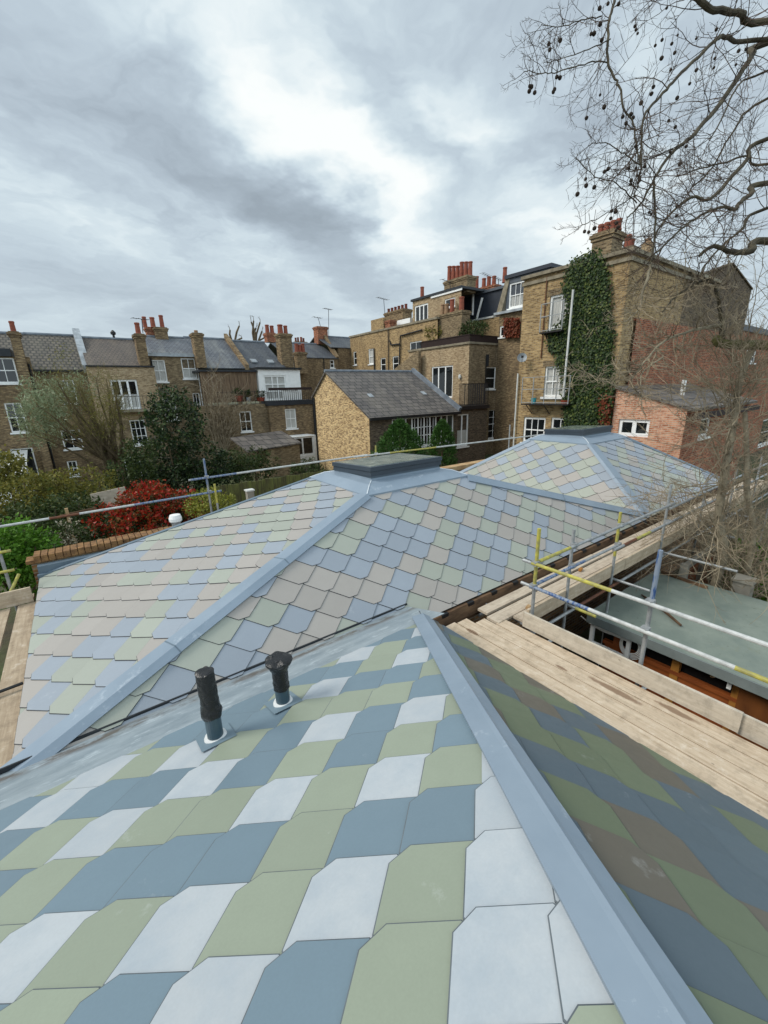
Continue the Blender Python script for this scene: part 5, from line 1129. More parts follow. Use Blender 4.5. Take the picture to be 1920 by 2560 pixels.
mb = MB(); Fi.box(mb, far_ - .1, -VI + .12, zI + .002, zI + .14, -.35, .14); Fi.box(mb, far_ - .05, -VI + .05, zI - .28, zI - .14, 0, .07); mb.box(UI - .05, UI + 9.6, VI - .07, VI, zI - .28, zI - .14); mb.box(UI + .351, UI + 9.8, VI - .14, VI + .35, zI + .002, zI + .14); mb.build('cornice', 'stone_cap', h)
ur = Fi2.px(T4(1120, 650))[0]; ue_ = Fi2.px(T4(1530, 600))[0]; zr_ = Fi2.px(T4(1000, 665))[1]
mb = MB(); wall(mb, Fi2, UI, ur, zr_, zI); mb.build('wall', 'stock_ivy', h)
g0 = Fi2.px(T4(1180, 395)); g1 = Fi2.px(T4(1440, 292)); g2 = Fi2.px(T4(1535, 440)); mb = MB(); fb = FV(VI + .01)
mb.face([fb.P(ur + .002, zr_), fb.P(ue_, zr_), fb.P(ue_, g2[1]), fb.P(g1[0], g1[1]), fb.P(ur + .002, zI - .35)]); mb.face([fb.P(ue_, zr_), fb.P(ue_, zr_, -6), fb.P(ue_, g2[1], -6), fb.P(ue_, g2[1])]); mb.build('gable_wall', 'brick_black', h, label='blackened brick gable behind the branches')
mb = MB(); c_ = fb.P(ur, zI - .35); d_ = fb.P(*g1); e_ = fb.P(ue_, g2[1]); mb.beam(c_ + Vector((0, .05, .03)), d_ + Vector((0, .05, .03)), .24, .07, upv=(0, 0, 1)); mb.beam(d_ + Vector((0, .05, .03)), e_ + Vector((0, .05, .03)), .24, .07); mb.build('gable_coping', 'brick_black', h)
fr3 = FV(VI - .12); mb = MB(); wall(mb, fr3, UI + .9, ue_ - .2, GZ, zr_); fr3.box(mb, UI + .9, ue_ - .2, zr_, zr_ + .1, -.13, .0); mb.build('wall', 'brick_red', h, label='red brick lower part of the right-hand wall')
mb = MB(); wall(mb, Fi2, UI, UI + 1.6, GZ, zr_); mb.build('wall', 'stock_ivy', h)
mb = MB(); mb.box(UI + .35, UI + 9, VI + .35, -far_, zI - .6, zI - .3); mb.build('flat_roof', 'dark_fascia', h)
stack_u(h, FU(UI + .5), T4(588, 112), T4(714, 225), .9, 'stock_brown', [up_(q, .42, .12, 'terracotta') for q in (.35, .1, -.15, -.38)], zb=zI)
a = onY(T4(815, 205), 10.5); chimney(h, a.x, 10.5, 1.2, .8, zI, a.z, 'brick_black', [(-.25, 0, .55, .16, TP), (.1, 0, .45, .14, TP)]); a = onY(T4(930, 290), 9.6); b_ = onY(T4(930, 150), 9.6); chimney(h, b_.x, 9.6, .35, .4, zI - 1, b_.z - .1, 'stock_tan', [(0, 0, .2, .12, 'buff_pot')], cap=False)
# pipes, ledges and dish
a, b_ = Fi.px(T5(893, 420)), Fi.px(T5(775, 1690)); pipe(h, Fi.P((a[0] + b_[0]) / 2, a[1], .42), Fi.P((a[0] + b_[0]) / 2, b_[1], .42), 'old_white', .045)
a, b_ = Fi.px(T5(180, 1412)), Fi.px(T5(138, 2180)); pipe(h, Fi.P((a[0] + b_[0]) / 2, a[1], .1), Fi.P((a[0] + b_[0]) / 2, GZ, .1), 'old_white', .04); pipe(h, Fi.P(Fi.px(T5(515, 400))[0], Fi.px(T5(515, 250))[1], .05), Fi.P(Fi.px(T5(515, 400))[0], Fi.px(T5(470, 1230))[1], .05), 'rust', .025)
def ledge(pl, pr, ptop, bars, out, lab):
    fo = FU(UI - out); a, b_ = fo.px(pl), fo.px(pr); zt = fo.px(ptop)[1]; z0 = (a[1] + b_[1]) / 2
    mb = MB(); Fi.box(mb, a[0], b_[0], z0 - .06, z0, .0, out); o = mb.build('window_ledge', 'iron', h, label=lab)
    mb = MB()
    for k in range(bars + 1): x_ = a[0] + (b_[0] - a[0]) * k / bars; fo.box(mb, x_ - .016, x_ + .016, z0, zt, -.03, .0)
    for zz in (zt, z0 + (zt - z0) * .55, z0 + .05): fo.box(mb, a[0], b_[0], zz - .014, zz + .014, -.028, -.002)
    for x_ in (a[0] + .02, b_[0] - .02):
        for zz in (zt, z0 + (zt - z0) * .55): Fi.box(mb, x_ - .012, x_ + .012, zz - .012, zz + .012, 0, out - .03)
    mb.build('ledge_rail', 'galv', o)
    mb = MB()
    for x_ in (a[0] + .25, (a[0] + b_[0]) / 2, b_[0] - .25): mb.beam(Fi.P(x_, z0 - .5, .01), Fi.P(x_, z0 - .05, out - .05), .03, .03)
    mb.build('bracket', 'iron', o); return fo, a, b_, z0
ledge(T5(425, 918), T5(690, 885), T5(560, 560), 2, .45, 'upper railed window ledge')
fo, a, b_, z0 = ledge(T5(205, 1775), T5(765, 1780), T5(480, 1452), 4, .6, 'lower railed window ledge')
def potplant(c, r, hh, mat, lab, nm='flower_pot'):
    o = thing(nm, lab, 'flowerpot', c); mb = MB(); mb.lathe(c, [(r * .75, 0), (r, hh), (r * .88, hh), (r * .8, hh * .8)], 14); mb.build('pot', mat, o); return o
s = fo.px(T5(318, 1760)); potplant(fo.P(s[0], z0, -.25), .13, .26, 'teal_pot', 'turquoise flowerpot on the railed ledge below the satellite dish')
s = fo.px(T5(700, 1760)); potplant(fo.P(s[0], z0, -.25), .2, .16, 'red_brick_pot', 'low terracotta trough on the railed ledge beside the ivy')
s = fo.px(T5(570, 900))
a = Fi.px(T5(268, 1232)); ds = thing('satellite_dish', 'grey satellite dish on the ivy-covered house', 'satellite dish', Fi.P(a[0], a[1], 0)); c_ = Fi.P(a[0], a[1], .35); ax = Vector((-.75, -.6, .35)).normalized(); e1_ = ax.cross(Vector((0, 0, 1))).normalized(); e2_ = e1_.cross(ax)
mb = MB(); R_ = .23
for k in range(16):
    for (r0, r1) in ((0, .5), (.5, 1)):
        f = lambda rr, q: c_ + (e1_ * cos(q) + e2_ * sin(q)) * R_ * rr + ax * .09 * rr * rr
        qa, qb = 2 * pi * k / 16, 2 * pi * (k + 1) / 16; mb.face([f(r0, qa), f(r1, qa), f(r1, qb), f(r0, qb)] if r0 else [f(0, 0), f(r1, qa), f(r1, qb)])
mb.build('dish', 'zinc_grey', ds); mb = MB(); mb.tube([c_, Fi.P(a[0] - .1, a[1] - .12, 0)], .022, 6); mb.tube([c_ - e2_ * R_, c_ + ax * .35 - e2_ * .1], .012, 6); mb.box(c_.x + ax.x * .35 - .04, c_.x + ax.x * .35 + .04, c_.y + ax.y * .35 - .04, c_.y + ax.y * .35 + .04, c_.z + .0, c_.z + .1); mb.build('arm', 'iron', ds)
# lean-to of pink brick in front of it
UL = 18.42; fp = FU(UL); a = fp.px(T4(790, 1062)); b_ = fp.px(T4(1170, 1172)); lt = house('lean_to', 'pink brick lean-to with a white framed window against the ivy-covered house', 20, 7, None, 'outbuilding')
v0_, v1_ = -b_[0], VI - .13; sl = (a[1] - b_[1]) / (b_[0] - a[0]); z1_ = b_[1] + sl * (v1_ - v0_); z0_ = b_[1]
op = fp.rect(T4(752, 1238), T4(925, 1352)); op = (max(op[0], -v1_ + .15), op[1], op[2], op[3])
mb = MB(); wall(mb, fp, -v1_, -v0_, GZ, z0_ - .3, [op], .14); mb.face([fp.P(-v1_, z0_ - .3), fp.P(-v0_, z0_ - .3), fp.P(-v0_, z0_), fp.P(-v1_, z1_)]); mb.build('wall', 'brick_pink', lt)
f4 = FV(v0_); q = [f4.rect(T4(1255, 1235), T4(1295, 1340))]; mb = MB(); wall(mb, f4, UL, UL + 8, GZ, z0_ - .05, q, .14); mb.build('wall', 'brick_red', lt); window(lt, fp, op, 2, 1, fw=.12, bar=.16, sill=False); window(lt, f4, q[0], 1, 1, fw=.09)
mb = MB(); roof_slab(mb, [(UL - .1, v0_ - .25, z0_ - .25 * sl + .07), (UL + 8, v0_ - .25, z0_ - .25 * sl + .07), (UL + 8, v1_, z1_ + .07), (UL - .1, v1_, z1_ + .07)], .1); mb.build('roof', 'slate_out', lt); gutter(lt, UL, UL + 8, v0_ - .22, z0_ - .2, 'timber_dark', .2)
a = f4.px(T4(1352, 1040)); pipe(lt, f4.P(a[0], a[1] + .3, -1.2), f4.P(a[0], z0_ + .4, -1.2), 'white_paint', .09, 'flue')
# --- last house at the right edge
h = house('brick_house', 'brown brick house at the right edge of the view behind the bare plane tree', 40, 8, None)
f6 = FV(9.0); ops = [f6.rect(T6(840, 640), T6(908, 766)), f6.rect(T6(990, 1290), T6(1130, 1470))]; a = f6.px(T6(860, 480))
mb = MB(); wall(mb, f6, ue_ + .3, ue_ + 26, GZ, a[1], ops, .16); mb.face([f6.P(ue_ + .3, GZ), f6.P(ue_ + .3, a[1]), f6.P(ue_ + .3, a[1], -8), f6.P(ue_ + .3, GZ, -8)]); mb.build('wall', 'brick_red', h)
for q in ops: window(h, f6, q, 2, 2, fw=.12)
mb = MB(); mb.box(ue_ + .2, ue_ + 26, 8.9, 17, a[1] + .002, a[1] + .35); mb.build('roof', 'dark_fascia', h)

# --- television aerials
def aerial(base, top, lab, n=5, w_=.7, d_=(1, .3, 0)):
    o = thing('tv_aerial', lab, 'aerial', base, 'television aerials on the roofs'); base, top, d = Vector(base), Vector(top), Vector(d_).normalized(); s_ = Vector((-d.y, d.x, 0))
    mb = MB(); mb.tube([base, top], .03, 6); mb.build('mast', 'iron', o); mb = MB(); mb.tube([top - d * w_ * .9, top + d * w_ * .6], .02, 5)
    for k in range(n): c = top - d * w_ * .85 + d * w_ * 1.4 * k / (n - 1); mb.tube([c - s_ * .28, c + s_ * .28], .014, 5)
    mb.build('antenna', 'iron', o)
aerial(onX(T3(600, 440), 30), onX(T3(590, 318), 30), 'television aerial on a mast above the row of dark pots', 6, 1.3)
aerial(onY(T2(1320, 280), 46), onY(T2(1318, 45), 46), 'tall thin television aerial beside the red brick stack', 6, .9); aerial(onY(T2(1250, 200), 46), onY(T2(1228, 118), 46), 'short television aerial standing on the red brick stack', 4, .9)
aerial(onX(T3(1355, 245), 34), onX(T3(1360, 145), 34), 'television aerial above the pots of the dark mansard', 5, 1.4); aerial(onX(T3(1440, 240), 34), onX(T3(1440, 172), 34), 'television aerial beside the grey mansard dormer', 5, 1.2)
aerial(onY(T1(1235, 250), 38), onY(T1(1225, 130), 38), 'thin television aerial beside the cluster of red pots on the terrace', 4, .8)
aerial(onX(T3(1090, 285), 29.2), onX(T3(1080, 195), 29.2), 'television aerial before the six-pot chimney', 5, 1.6)

# white garden room below the far left house
Fz = FV(30.5); a, b_ = Fz.px((-45, 1196)), Fz.px((62, 1192)); h = house('conservatory', 'white garden room below the far left house, half hidden by leaves', a[0], 31, None, 'conservatory')
op = (a[0] + .2, b_[0] - .15, GZ + .5, a[1] - .15); mb = MB(); wall(mb, Fz, a[0], b_[0], GZ, a[1], [op], .1); mb.face([(b_[0], 30.5, GZ), (b_[0], 33.5, GZ), (b_[0], 33.5, a[1] + .7), (b_[0], 30.5, a[1])]); mb.build('wall', 'white_paint', h)
window(h, Fz, op, 4, 2, sill=False, rail=False, fw=.1, bar=.08); mb = MB(); roof_slab(mb, [(a[0], 30.4, a[1] + .02), (b_[0] + .1, 30.4, a[1] + .02), (b_[0] + .1, 34.8, a[1] + .95), (a[0], 34.8, a[1] + .95)], .06); mb.build('roof', 'old_white', h)
# ------------------------------------------------------------------ plants
leafmat('leaf_holly', [(20, 32, 17), (32, 50, 25), (50, 67, 35), (75, 90, 50)], 0.4, 0.12)
leafmat('leaf_ivy', [(20, 34, 14), (34, 54, 22), (50, 70, 30), (92, 100, 46)], 0.55, 0.12)
leafmat('leaf_red', [(132, 26, 18), (172, 40, 26), (108, 26, 20), (84, 78, 36), (178, 58, 34), (96, 84, 44)], 0.45, 0.25)
leafmat('leaf_darkgreen', [(37, 50, 25), (57, 72, 35), (77, 87, 45)], 0.5, 0.2)
leafmat('leaf_bright', [(58, 96, 24), (84, 128, 36), (106, 146, 52), (64, 100, 30)], 0.5, 0.3)
leafmat('leaf_olive', [(85, 87, 39), (110, 110, 50), (138, 128, 59), (75, 82, 39)], 0.55, 0.3)
leafmat('leaf_yellow', [(122, 128, 44), (150, 150, 62), (100, 110, 40), (168, 164, 90)], 0.55, 0.3)
leafmat('leaf_silver', [(125, 136, 103), (150, 159, 125), (103, 118, 85), (168, 174, 143)], 0.6, 0.25)
leafmat('leaf_conifer', [(39, 66, 27), (57, 92, 39), (78, 112, 50), (48, 75, 32)], 0.6, 0.15)
leafmat('leaf_rust', [(96, 40, 26), (122, 58, 34), (78, 52, 28)], 0.6, 0.2)
leafmat('petal_pale', [(176, 170, 150), (150, 140, 118), (196, 190, 172)], 0.6, 0.2)
plain('bark_plane', (92, 84, 66), 0.9, 0.2, 5.0, c2=(48, 42, 34), bmp=0.4); plain('bark_moss', (112, 108, 62), 0.9, 0.2, 5.0, c2=(58, 52, 34), bmp=0.5); plain('bark_pale', (148, 138, 116), 0.9, 0.15, 6.0, c2=(96, 86, 70), bmp=0.3); plain('bark_brown', (112, 97, 72), 0.9, 0.2, 6.0, c2=(70, 58, 42))
plain('twig_dark', (84, 70, 60), 0.9, 0.15, 6.0); plain('twig_pale', (164, 150, 126), 0.9, 0.15, 3.0, c2=(104, 90, 70)); plain('twig_olive', (134, 122, 78), 0.9, 0.2, 6.0, c2=(96, 88, 54)); plain('seed_brown', (52, 42, 34), 0.95, 0.2, 30.0)
RV = random.Random(77)
def rdir(r=RV):
    while True:
        v = Vector((r.uniform(-1, 1), r.uniform(-1, 1), r.uniform(-1, 1)))
        if .05 < v.length < 1: return v.normalized()
def leaf(mb, p, d, n_, l, w_):
    s_ = d.cross(n_); s_ = s_.normalized() if s_.length > 1e-4 else d.orthogonal().normalized()
    mb.face([p, p + d * l * .45 + s_ * w_ / 2, p + d * l, p + d * l * .45 - s_ * w_ / 2])
def crown(mb, blobs, n, size, clump=14, cl=.16, aspect=.55, shell=.55, out=.5, droop=0.0, flat=0.0):
    """leaf clumps through several ellipsoids: (centre, (rx, ry, rz))"""
    vol = [b[1][0] * b[1][1] * b[1][2] for b in blobs]; tot = sum(vol)
    for (c, r), v in zip(blobs, vol):
        c = Vector(c)
        for k in range(max(1, int(n * v / tot / clump))):
            d = rdir(); rr = shell + (1 - shell) * RV.random() ** .6
            if RV.random() < .12: rr *= 1.12
            q = c + Vector((d.x * r[0], d.y * r[1], d.z * r[2])) * rr
            tw = (d * out + rdir() + Vector((0, 0, -droop))).normalized()
            for m_ in range(clump):
                p = q + rdir() * cl * RV.random() ** .5 + tw * cl * RV.uniform(-.6, .9)
                dd = (tw * .8 + rdir()).normalized(); s_ = size * RV.uniform(.6, 1.25)
                leaf(mb, p, dd, (rdir() + Vector((0, 0, flat))).normalized(), s_, s_ * aspect)
def twig(mb, p, d, L, r, lev, wig=.22, kids=5, upt=.05, spread=.8, seg=6, ends=None, klen=.5, sides=4):
    pts = [Vector(p)]; d = Vector(d).normalized(); n = seg
    for i in range(n):
        d = (d + rdir() * wig + Vector((0, 0, upt))).normalized(); pts.append(pts[-1] + d * L / n)
    mb.tube(pts, [r * (1 - .62 * i / n) for i in range(n + 1)], sides, caps=False)
    if ends is not None: ends.append((pts[-1], d))
    if lev > 0:
        for k in range(kids):
            f = RV.uniform(.2, 1.0); i = min(n - 1, int(f * n)); q = pts[i].lerp(pts[i + 1], f * n - i)
            base = (pts[i + 1] - pts[i]).normalized(); side = rdir(); side = (side - base * side.dot(base)).normalized()
            twig(mb, q, (base * RV.uniform(.4, 1.0) + side * spread), L * klen * RV.uniform(.55, 1.2), max(r * .55, .0024), lev - 1, wig, max(2, kids - 1), upt, spread, max(3, seg - 1), ends, klen, sides)

def shrub(name, label, cat, base, blobs, n, size, mat, stems=5, bark='bark_brown', group=None, **k):
    o = thing(name, label, cat, base, group); mb = MB(); crown(mb, blobs, n, size, **k); mb.build('foliage', mat, o)
    mb = MB(); base = Vector(base)
    for i in range(stems):
        b_ = blobs[i % len(blobs)]; e = Vector(b_[0]) + Vector((RV.uniform(-.5, .5) * b_[1][0], RV.uniform(-.5, .5) * b_[1][1], RV.uniform(0, .7) * b_[1][2]))
        m_ = base.lerp(e, .5) + rdir() * .15; mb.tube([base + Vector((RV.uniform(-.15, .15), RV.uniform(-.1, .1), 0)), m_, e], [.05, .035, .012], 5)
    mb.build('stem', bark, o); return o
def at(p, y): return onY(p, y)

# --- ivy on the tall house
poly = [(545, 250), (650, 240), (672, 420), (692, 600), (700, 760), (690, 900), (730, 1060), (742, 1290), (450, 1280), (440, 1060), (415, 960), (415, 900), (345, 785), (350, 700), (440, 660), (452, 500), (432, 420), (470, 300)]
def inside(p, pg):
    c = False; n = len(pg)
    for i in range(n):
        (x0, y0), (x1, y1) = pg[i], pg[(i + 1) % n]
        if (y0 > p[1]) != (y1 > p[1]) and p[0] < (x1 - x0) * (p[1] - y0) / (y1 - y0) + x0: c = not c
    return c
from mathutils.noise import noise as mnoise
iv = thing('ivy', 'dense dark ivy climbing the corner of the tall stock brick house', 'ivy', (UI, VI + .5, GZ))
mb = MB(); mr = MB(); cnt = 0
while cnt < 2100:
    p = (RV.uniform(330, 760), RV.uniform(230, 1300)); jit = (p[0] + RV.gauss(0, 8), p[1] + RV.gauss(0, 8))
    if not inside(jit, poly) or mnoise(Vector((p[0] * .022, p[1] * .022, 3))) > .28: continue
    q = onX(T4(*p), UI); bulge = .10 + .22 * max(0, (p[1] - 500) / 800) + RV.uniform(0, .12); cnt += 1
    rust = p[1] > 1100 and p[0] > 660 and RV.random() < .7
    for m_ in range(13):
        c = q + Vector((-RV.uniform(.02, bulge), RV.gauss(0, .12), RV.gauss(0, .12)))
        if c.y < VI - .08: continue
        nn = (Vector((-1, RV.uniform(-.5, .5), RV.uniform(-.2, .7)))).normalized(); dd = (Vector((RV.uniform(-.3, .1), RV.uniform(-1, 1), RV.uniform(-1.2, .3)))).normalized()
        s_ = RV.uniform(.07, .125); leaf(mr if rust else mb, c, dd, nn, s_, s_ * .9)
lv = mb.build('foliage', 'leaf_ivy', iv); mr.build('foliage', 'leaf_rust', iv, label='reddish dead leaves low on the ivy')
mb = MB()
for k in range(7): a = onX(T4(470 + 40 * k, 1290), UI); b_ = onX(T4(560 + 18 * k, 420 + 60 * (k % 3)), UI); mb.tube([(UI - .03, a.y, GZ), (UI - .05, (a.y + b_.y) / 2 + .2, (a.z + b_.z) / 2), (UI - .03, b_.y, b_.z)], [.05, .035, .012], 5)
mb.build('stem', 'bark_brown', iv)

# --- creeper on the grey mansard house
cr_ = thing('creeper', 'dark red creeper on the wall beside the ivy-covered house', 'creeper', (29.3, 18, 0)); mb = MB()
for k in range(900):
    q = onX(T3(RV.uniform(1490, 1600), RV.uniform(455, 598)), 29.2); leaf(mb, q + Vector((RV.uniform(-.25, 0), 0, 0)), (rdir() + Vector((0, 0, -1))).normalized(), Vector((-1, 0, .2)), .16, .14)
mb.build('foliage', 'leaf_rust', cr_)

# --- garden on the left
c = at((300, 1215), 22)
ol = thing('pollarded_tree', 'leaning pollarded tree with grey-green and brown bare stems before the terrace', 'tree', (c.x, 22, GZ))
mb = MB(); tips = []; tw = MB()
base = Vector((c.x, 22, GZ))
knee = [at((285, 1190), 22), at((262, 1150), 22), at((300, 1150), 22)]
for kk in knee: mb.tube([base + Vector((RV.uniform(-.2, .2), 0, 0)), base.lerp(kk, .6) + rdir() * .1, kk], [.19, .16, .13], 8)
for k in range(34):
    kk = knee[k % 3]; tgt = at((RV.uniform(70, 300), RV.uniform(935, 1090)), 22 + RV.uniform(-1.8, 1.8)); m_ = kk.lerp(tgt, .5) + Vector((RV.uniform(-.1, .3), 0, RV.uniform(-.2, .25)))
    pts = [kk, kk.lerp(m_, .5) + rdir() * .1, m_, m_.lerp(tgt, .55) + rdir() * .08, tgt]; mb.tube(pts, [.075, .055, .042, .03, .012], 5, caps=False); tips.append((tgt, (tgt - m_).normalized(), tgt))
    for j in range(12): f = RV.uniform(.35, 1); q = m_.lerp(tgt, f); twig(tw, q, (tgt - m_).normalized() * .8 + rdir() * .8 + Vector((0, 0, .3)), RV.uniform(.5, 1.1), .009, 1, .2, 4, .08, .7, 4)
tr_ = mb.build('trunk', 'bark_brown', ol); tw.build('twigs', 'twig_olive', ol)
mb = MB(); bl = [(at(p, 22.4 + RV.uniform(-1, 1)), (r, .9, r * .85)) for p, r in (((112, 985), .95), ((88, 1050), .75), ((120, 1075), .9), ((205, 970), .7), ((150, 1000), .8), ((100, 1015), .8))]
crown(mb, bl, 5200, .17, 12, .22, .22, .2, .7); mb.build('foliage', 'leaf_silver', ol)
mb = MB(); bl = [(at(p, 22 + RV.uniform(-1, 1)), (r, .9, r)) for p, r in (((250, 985), 1.1), ((275, 1040), 1.1), ((225, 1060), .9), ((300, 1090), .8), ((150, 905), .7), ((250, 1110), .8))]
crown(mb, bl, 2600, .12, 10, .25, .2, .15, .7); mb.build('foliage', 'leaf_olive', ol)

c = at((440, 1110), 20.5); shrub('evergreen_tree', 'dense dark evergreen tree left of the blue-topped scaffold tube', 'tree', (c.x, 20.5, GZ), [(at(p, 20.5 + RV.uniform(-.8, .8)), (rx, 1.4, rz)) for p, rx, rz in (((440, 1060), 1.25, 1.3), ((400, 1150), 1.25, 1.2), ((500, 1160), 1.3, 1.1), ((450, 1210), 1.9, 1.0), ((420, 1010), .75, .8), ((545, 1200), 1.1, .7), ((380, 1210), 1.1, .8))], 15000, .15, 'leaf_holly', 6, clump=14, cl=.2, shell=.45)
c = at((310, 1230), 18.5); shrub('round_shrub', 'dark green shrub with a few pale flowers behind the red shrub', 'shrub', (c.x, 18.5, GZ), [(at(p, 18.5), (r, .9, r * .8)) for p, r in (((330, 1180), .8), ((350, 1130), .6), ((300, 1200), .5))], 2600, .12, 'leaf_darkgreen', 4)
# red shrub
c = at((380, 1290), 13.2); o = shrub('red_shrub', 'photinia shrub with bright red new leaves behind the garden wall', 'shrub', (c.x, 13.2, GZ), [(at(p, 13.2 + RV.uniform(-.5, .5)), (rx, .7, rz)) for p, rx, rz in (((285, 1295), .6, .38), ((365, 1250), .7, .42), ((445, 1262), .7, .42), ((425, 1300), .8, .4), ((335, 1300), .65, .4), ((380, 1225), .4, .22), ((495, 1290), .45, .3))], 5200, .105, 'leaf_red', 6, clump=10, cl=.14, shell=.7)
mb = MB(); crown(mb, [(at(p, 13.3), (rx, .6, rz)) for p, rx, rz in (((380, 1275), .95, .42), ((320, 1310), .7, .35), ((450, 1300), .6, .35))], 4200, .10, 12, .15, .5, .3); mb.build('foliage', 'leaf_darkgreen', o, label='dark green older leaves inside the red shrub')
c = at((530, 1250), 12); shrub('variegated_shrub', 'small yellow-green variegated shrub beside the yellow scaffold stub', 'shrub', (c.x, 12, GZ), [(at(p, 12), (r, .5, r * .7)) for p, r in (((520, 1250), .42), ((555, 1262), .38), ((495, 1270), .3))], 2600, .075, 'leaf_yellow', 4, cl=.1)
c = at((50, 1400), 11.5); shrub('bright_bush', 'bright green leafy bush at the left edge beside the garden wall', 'bush', (c.x, 11.5, GZ), [(at(p, 11.5 + RV.uniform(-.4, .4)), (r, .6, r * .75)) for p, r in (((30, 1350), .55), ((75, 1370), .5), ((20, 1400), .6), ((80, 1420), .45), ((-30, 1380), .6), ((50, 1450), .6))], 7000, .10, 'leaf_bright', 5, cl=.13)
c = at((180, 1340), 12); o = shrub('flowering_shrub', 'thin shrub with pale dried flowers between the bright bush and the red shrub', 'shrub', (c.x, 12, GZ), [(at(p, 12), (r, .4, r)) for p, r in (((165, 1330), .34), ((190, 1350), .3), ((150, 1360), .3))], 500, .06, 'petal_pale', 6, cl=.06, clump=6)
mb = MB(); crown(mb, [(at((170, 1350), 12.1), (.5, .4, .45))], 1300, .08, 10, .12); mb.build('foliage', 'leaf_darkgreen', o)
for i, (p, y, rx, rz, n, m_, lab) in enumerate((((60, 1255), 16.5, 1.2, .75, 5000, 'leaf_olive', 'brownish olive hedge mass at the left below the terrace'), ((170, 1225), 17.5, 1.3, .7, 5000, 'leaf_olive', 'olive shrub below the pollarded tree, left of the pale trellis board'), ((130, 1290), 14.5, 1.0, .6, 4200, 'leaf_darkgreen', 'dark green shrub behind the thin flowering shrub'), ((225, 1300), 14.8, .7, .5, 2500, 'leaf_darkgreen', 'low dark shrub left of the red shrub'))):
    c = at(p, y); shrub('hedge_shrub', lab, 'shrub', (c.x, y, GZ), [(c + Vector((dx_ * rx, RV.uniform(-.4, .4), dz_ * rz)), (rx * .7, .8, rz * .8)) for dx_, dz_ in ((-.5, 0), (.5, .1), (0, .35), (-.1, -.5), (.6, -.5), (-.7, -.6))], n, .11, m_, 5)
c = at((20, 1180), 19); shrub('garden_tree', 'yellow-green leafy tree at the left edge before the far left house', 'tree', (c.x, 19, GZ), [(at(p, 19), (r, .8, r * .8)) for p, r in (((10, 1175), .75), ((35, 1195), .6), ((-20, 1200), .8), ((20, 1150), .4))], 2600, .13, 'leaf_olive', 4, cl=.2)
for i, (p, y, r, n, lab) in enumerate((((640, 1160), 23.5, 1.1, 2600, 'dark shrub beside the brick outhouse, left side'), ((770, 1180), 22.5, .9, 2200, 'dark shrub against the yellow gable'), ((590, 1165), 22, 1.0, 2600, 'dark green shrub between the evergreen tree and the outhouse'))):
    c = at(p, y); shrub('garden_shrub', lab, 'shrub', (c.x, y, GZ), [(c + Vector((dx_ * r, 0, dz_ * r)), (r * .75, .7, r * .6)) for dx_, dz_ in ((-.5, 0), (.5, -.1), (0, -.5), (0, .3))], n, .13, 'leaf_darkgreen', 4)
# bare climber on the timber-clad house
c = at((545, 1120), 32.8); cl_ = thing('bare_climber', 'bare brown climber trained up the timber-clad house', 'climber', (c.x, 32.8, GZ)); mb = MB(); tw = MB()
for k in range(26):
    s_ = at((555 + RV.uniform(-14, 14), 1130), 32.9); e = at((RV.uniform(495, 605), RV.uniform(935, 1040)), 32.9); twig(mb, (s_.x, 32.9, s_.z), (e - s_).normalized(), (e - s_).length, .035, 2, .13, 6, 0, .6, 6, None, .36)
for q in (-.15, .15): mb.tube([(c.x + q, 32.9, GZ), (c.x, 32.9, at((550, 1120), 32.9).z)], [.1, .07], 6)
mb.build('stems', 'twig_pale', cl_)
# conifers in front of the outbuilding
for (p0, y, rx, rz, n, lab) in (((1000, 1110), 17.5, 1.45, 1.15, 14000, 'larger rounded conifer before the long row of windows'), ((1105, 1120), 18.3, .85, 1.0, 8000, 'smaller pointed conifer right of the larger one')):
    c = at(p0, y); o = thing('conifer', lab, 'conifer', (c.x, y, GZ)); mb = MB(); zt = at((p0[0], 1055 if rx > .8 else 1072), y).z; zb = GZ + .3
    for k in range(n // 12):
        f = RV.random() ** .8; z = zb + (zt - zb) * f; a_ = RV.uniform(0, 2 * pi); prof = rx * 1.1 * (1 - max(0, (f - .35) / .65) ** 2.3) * (.85 + .15 * sin(a_ * 5 + z * 3)); rr = prof * (.6 + .42 * RV.random() ** .5)
        q = Vector((c.x + rr * cos(a_), y + rr * sin(a_), z)); o_ = Vector((cos(a_), sin(a_), .9)).normalized()
        for m_ in range(12): dd = (o_ + rdir() * .7).normalized(); s_ = RV.uniform(.10, .2); leaf(mb, q + rdir() * .12, dd, rdir(), s_, s_ * .3)
    mb.build('foliage', 'leaf_conifer', o); mb = MB(); mb.tube([(c.x, y, GZ), (c.x, y, zt - .4)], [.12, .03], 6); mb.build('trunk', 'bark_brown', o)
# plants on the roof terrace
for (px_, w_, n, lab) in (((1085, 828), 1.0, 1400, 'leafy plant behind the left part of the roof terrace fence'), ((1180, 822), 1.4, 1800, 'wide leafy plant behind the middle of the roof terrace fence')):
    c = onX(px_, 27.6); shrub('terrace_plant', lab, 'plant', (c.x, c.y, c.z - 1.2), [(c + Vector((0, dx_ * w_, dz_)), (.5, w_ * .5, .5)) for dx_, dz_ in ((-.6, -.1), (.5, 0), (0, .15), (0, -.6))], n, .16, 'leaf_olive' if w_ < 1.2 else 'leaf_darkgreen', 4)
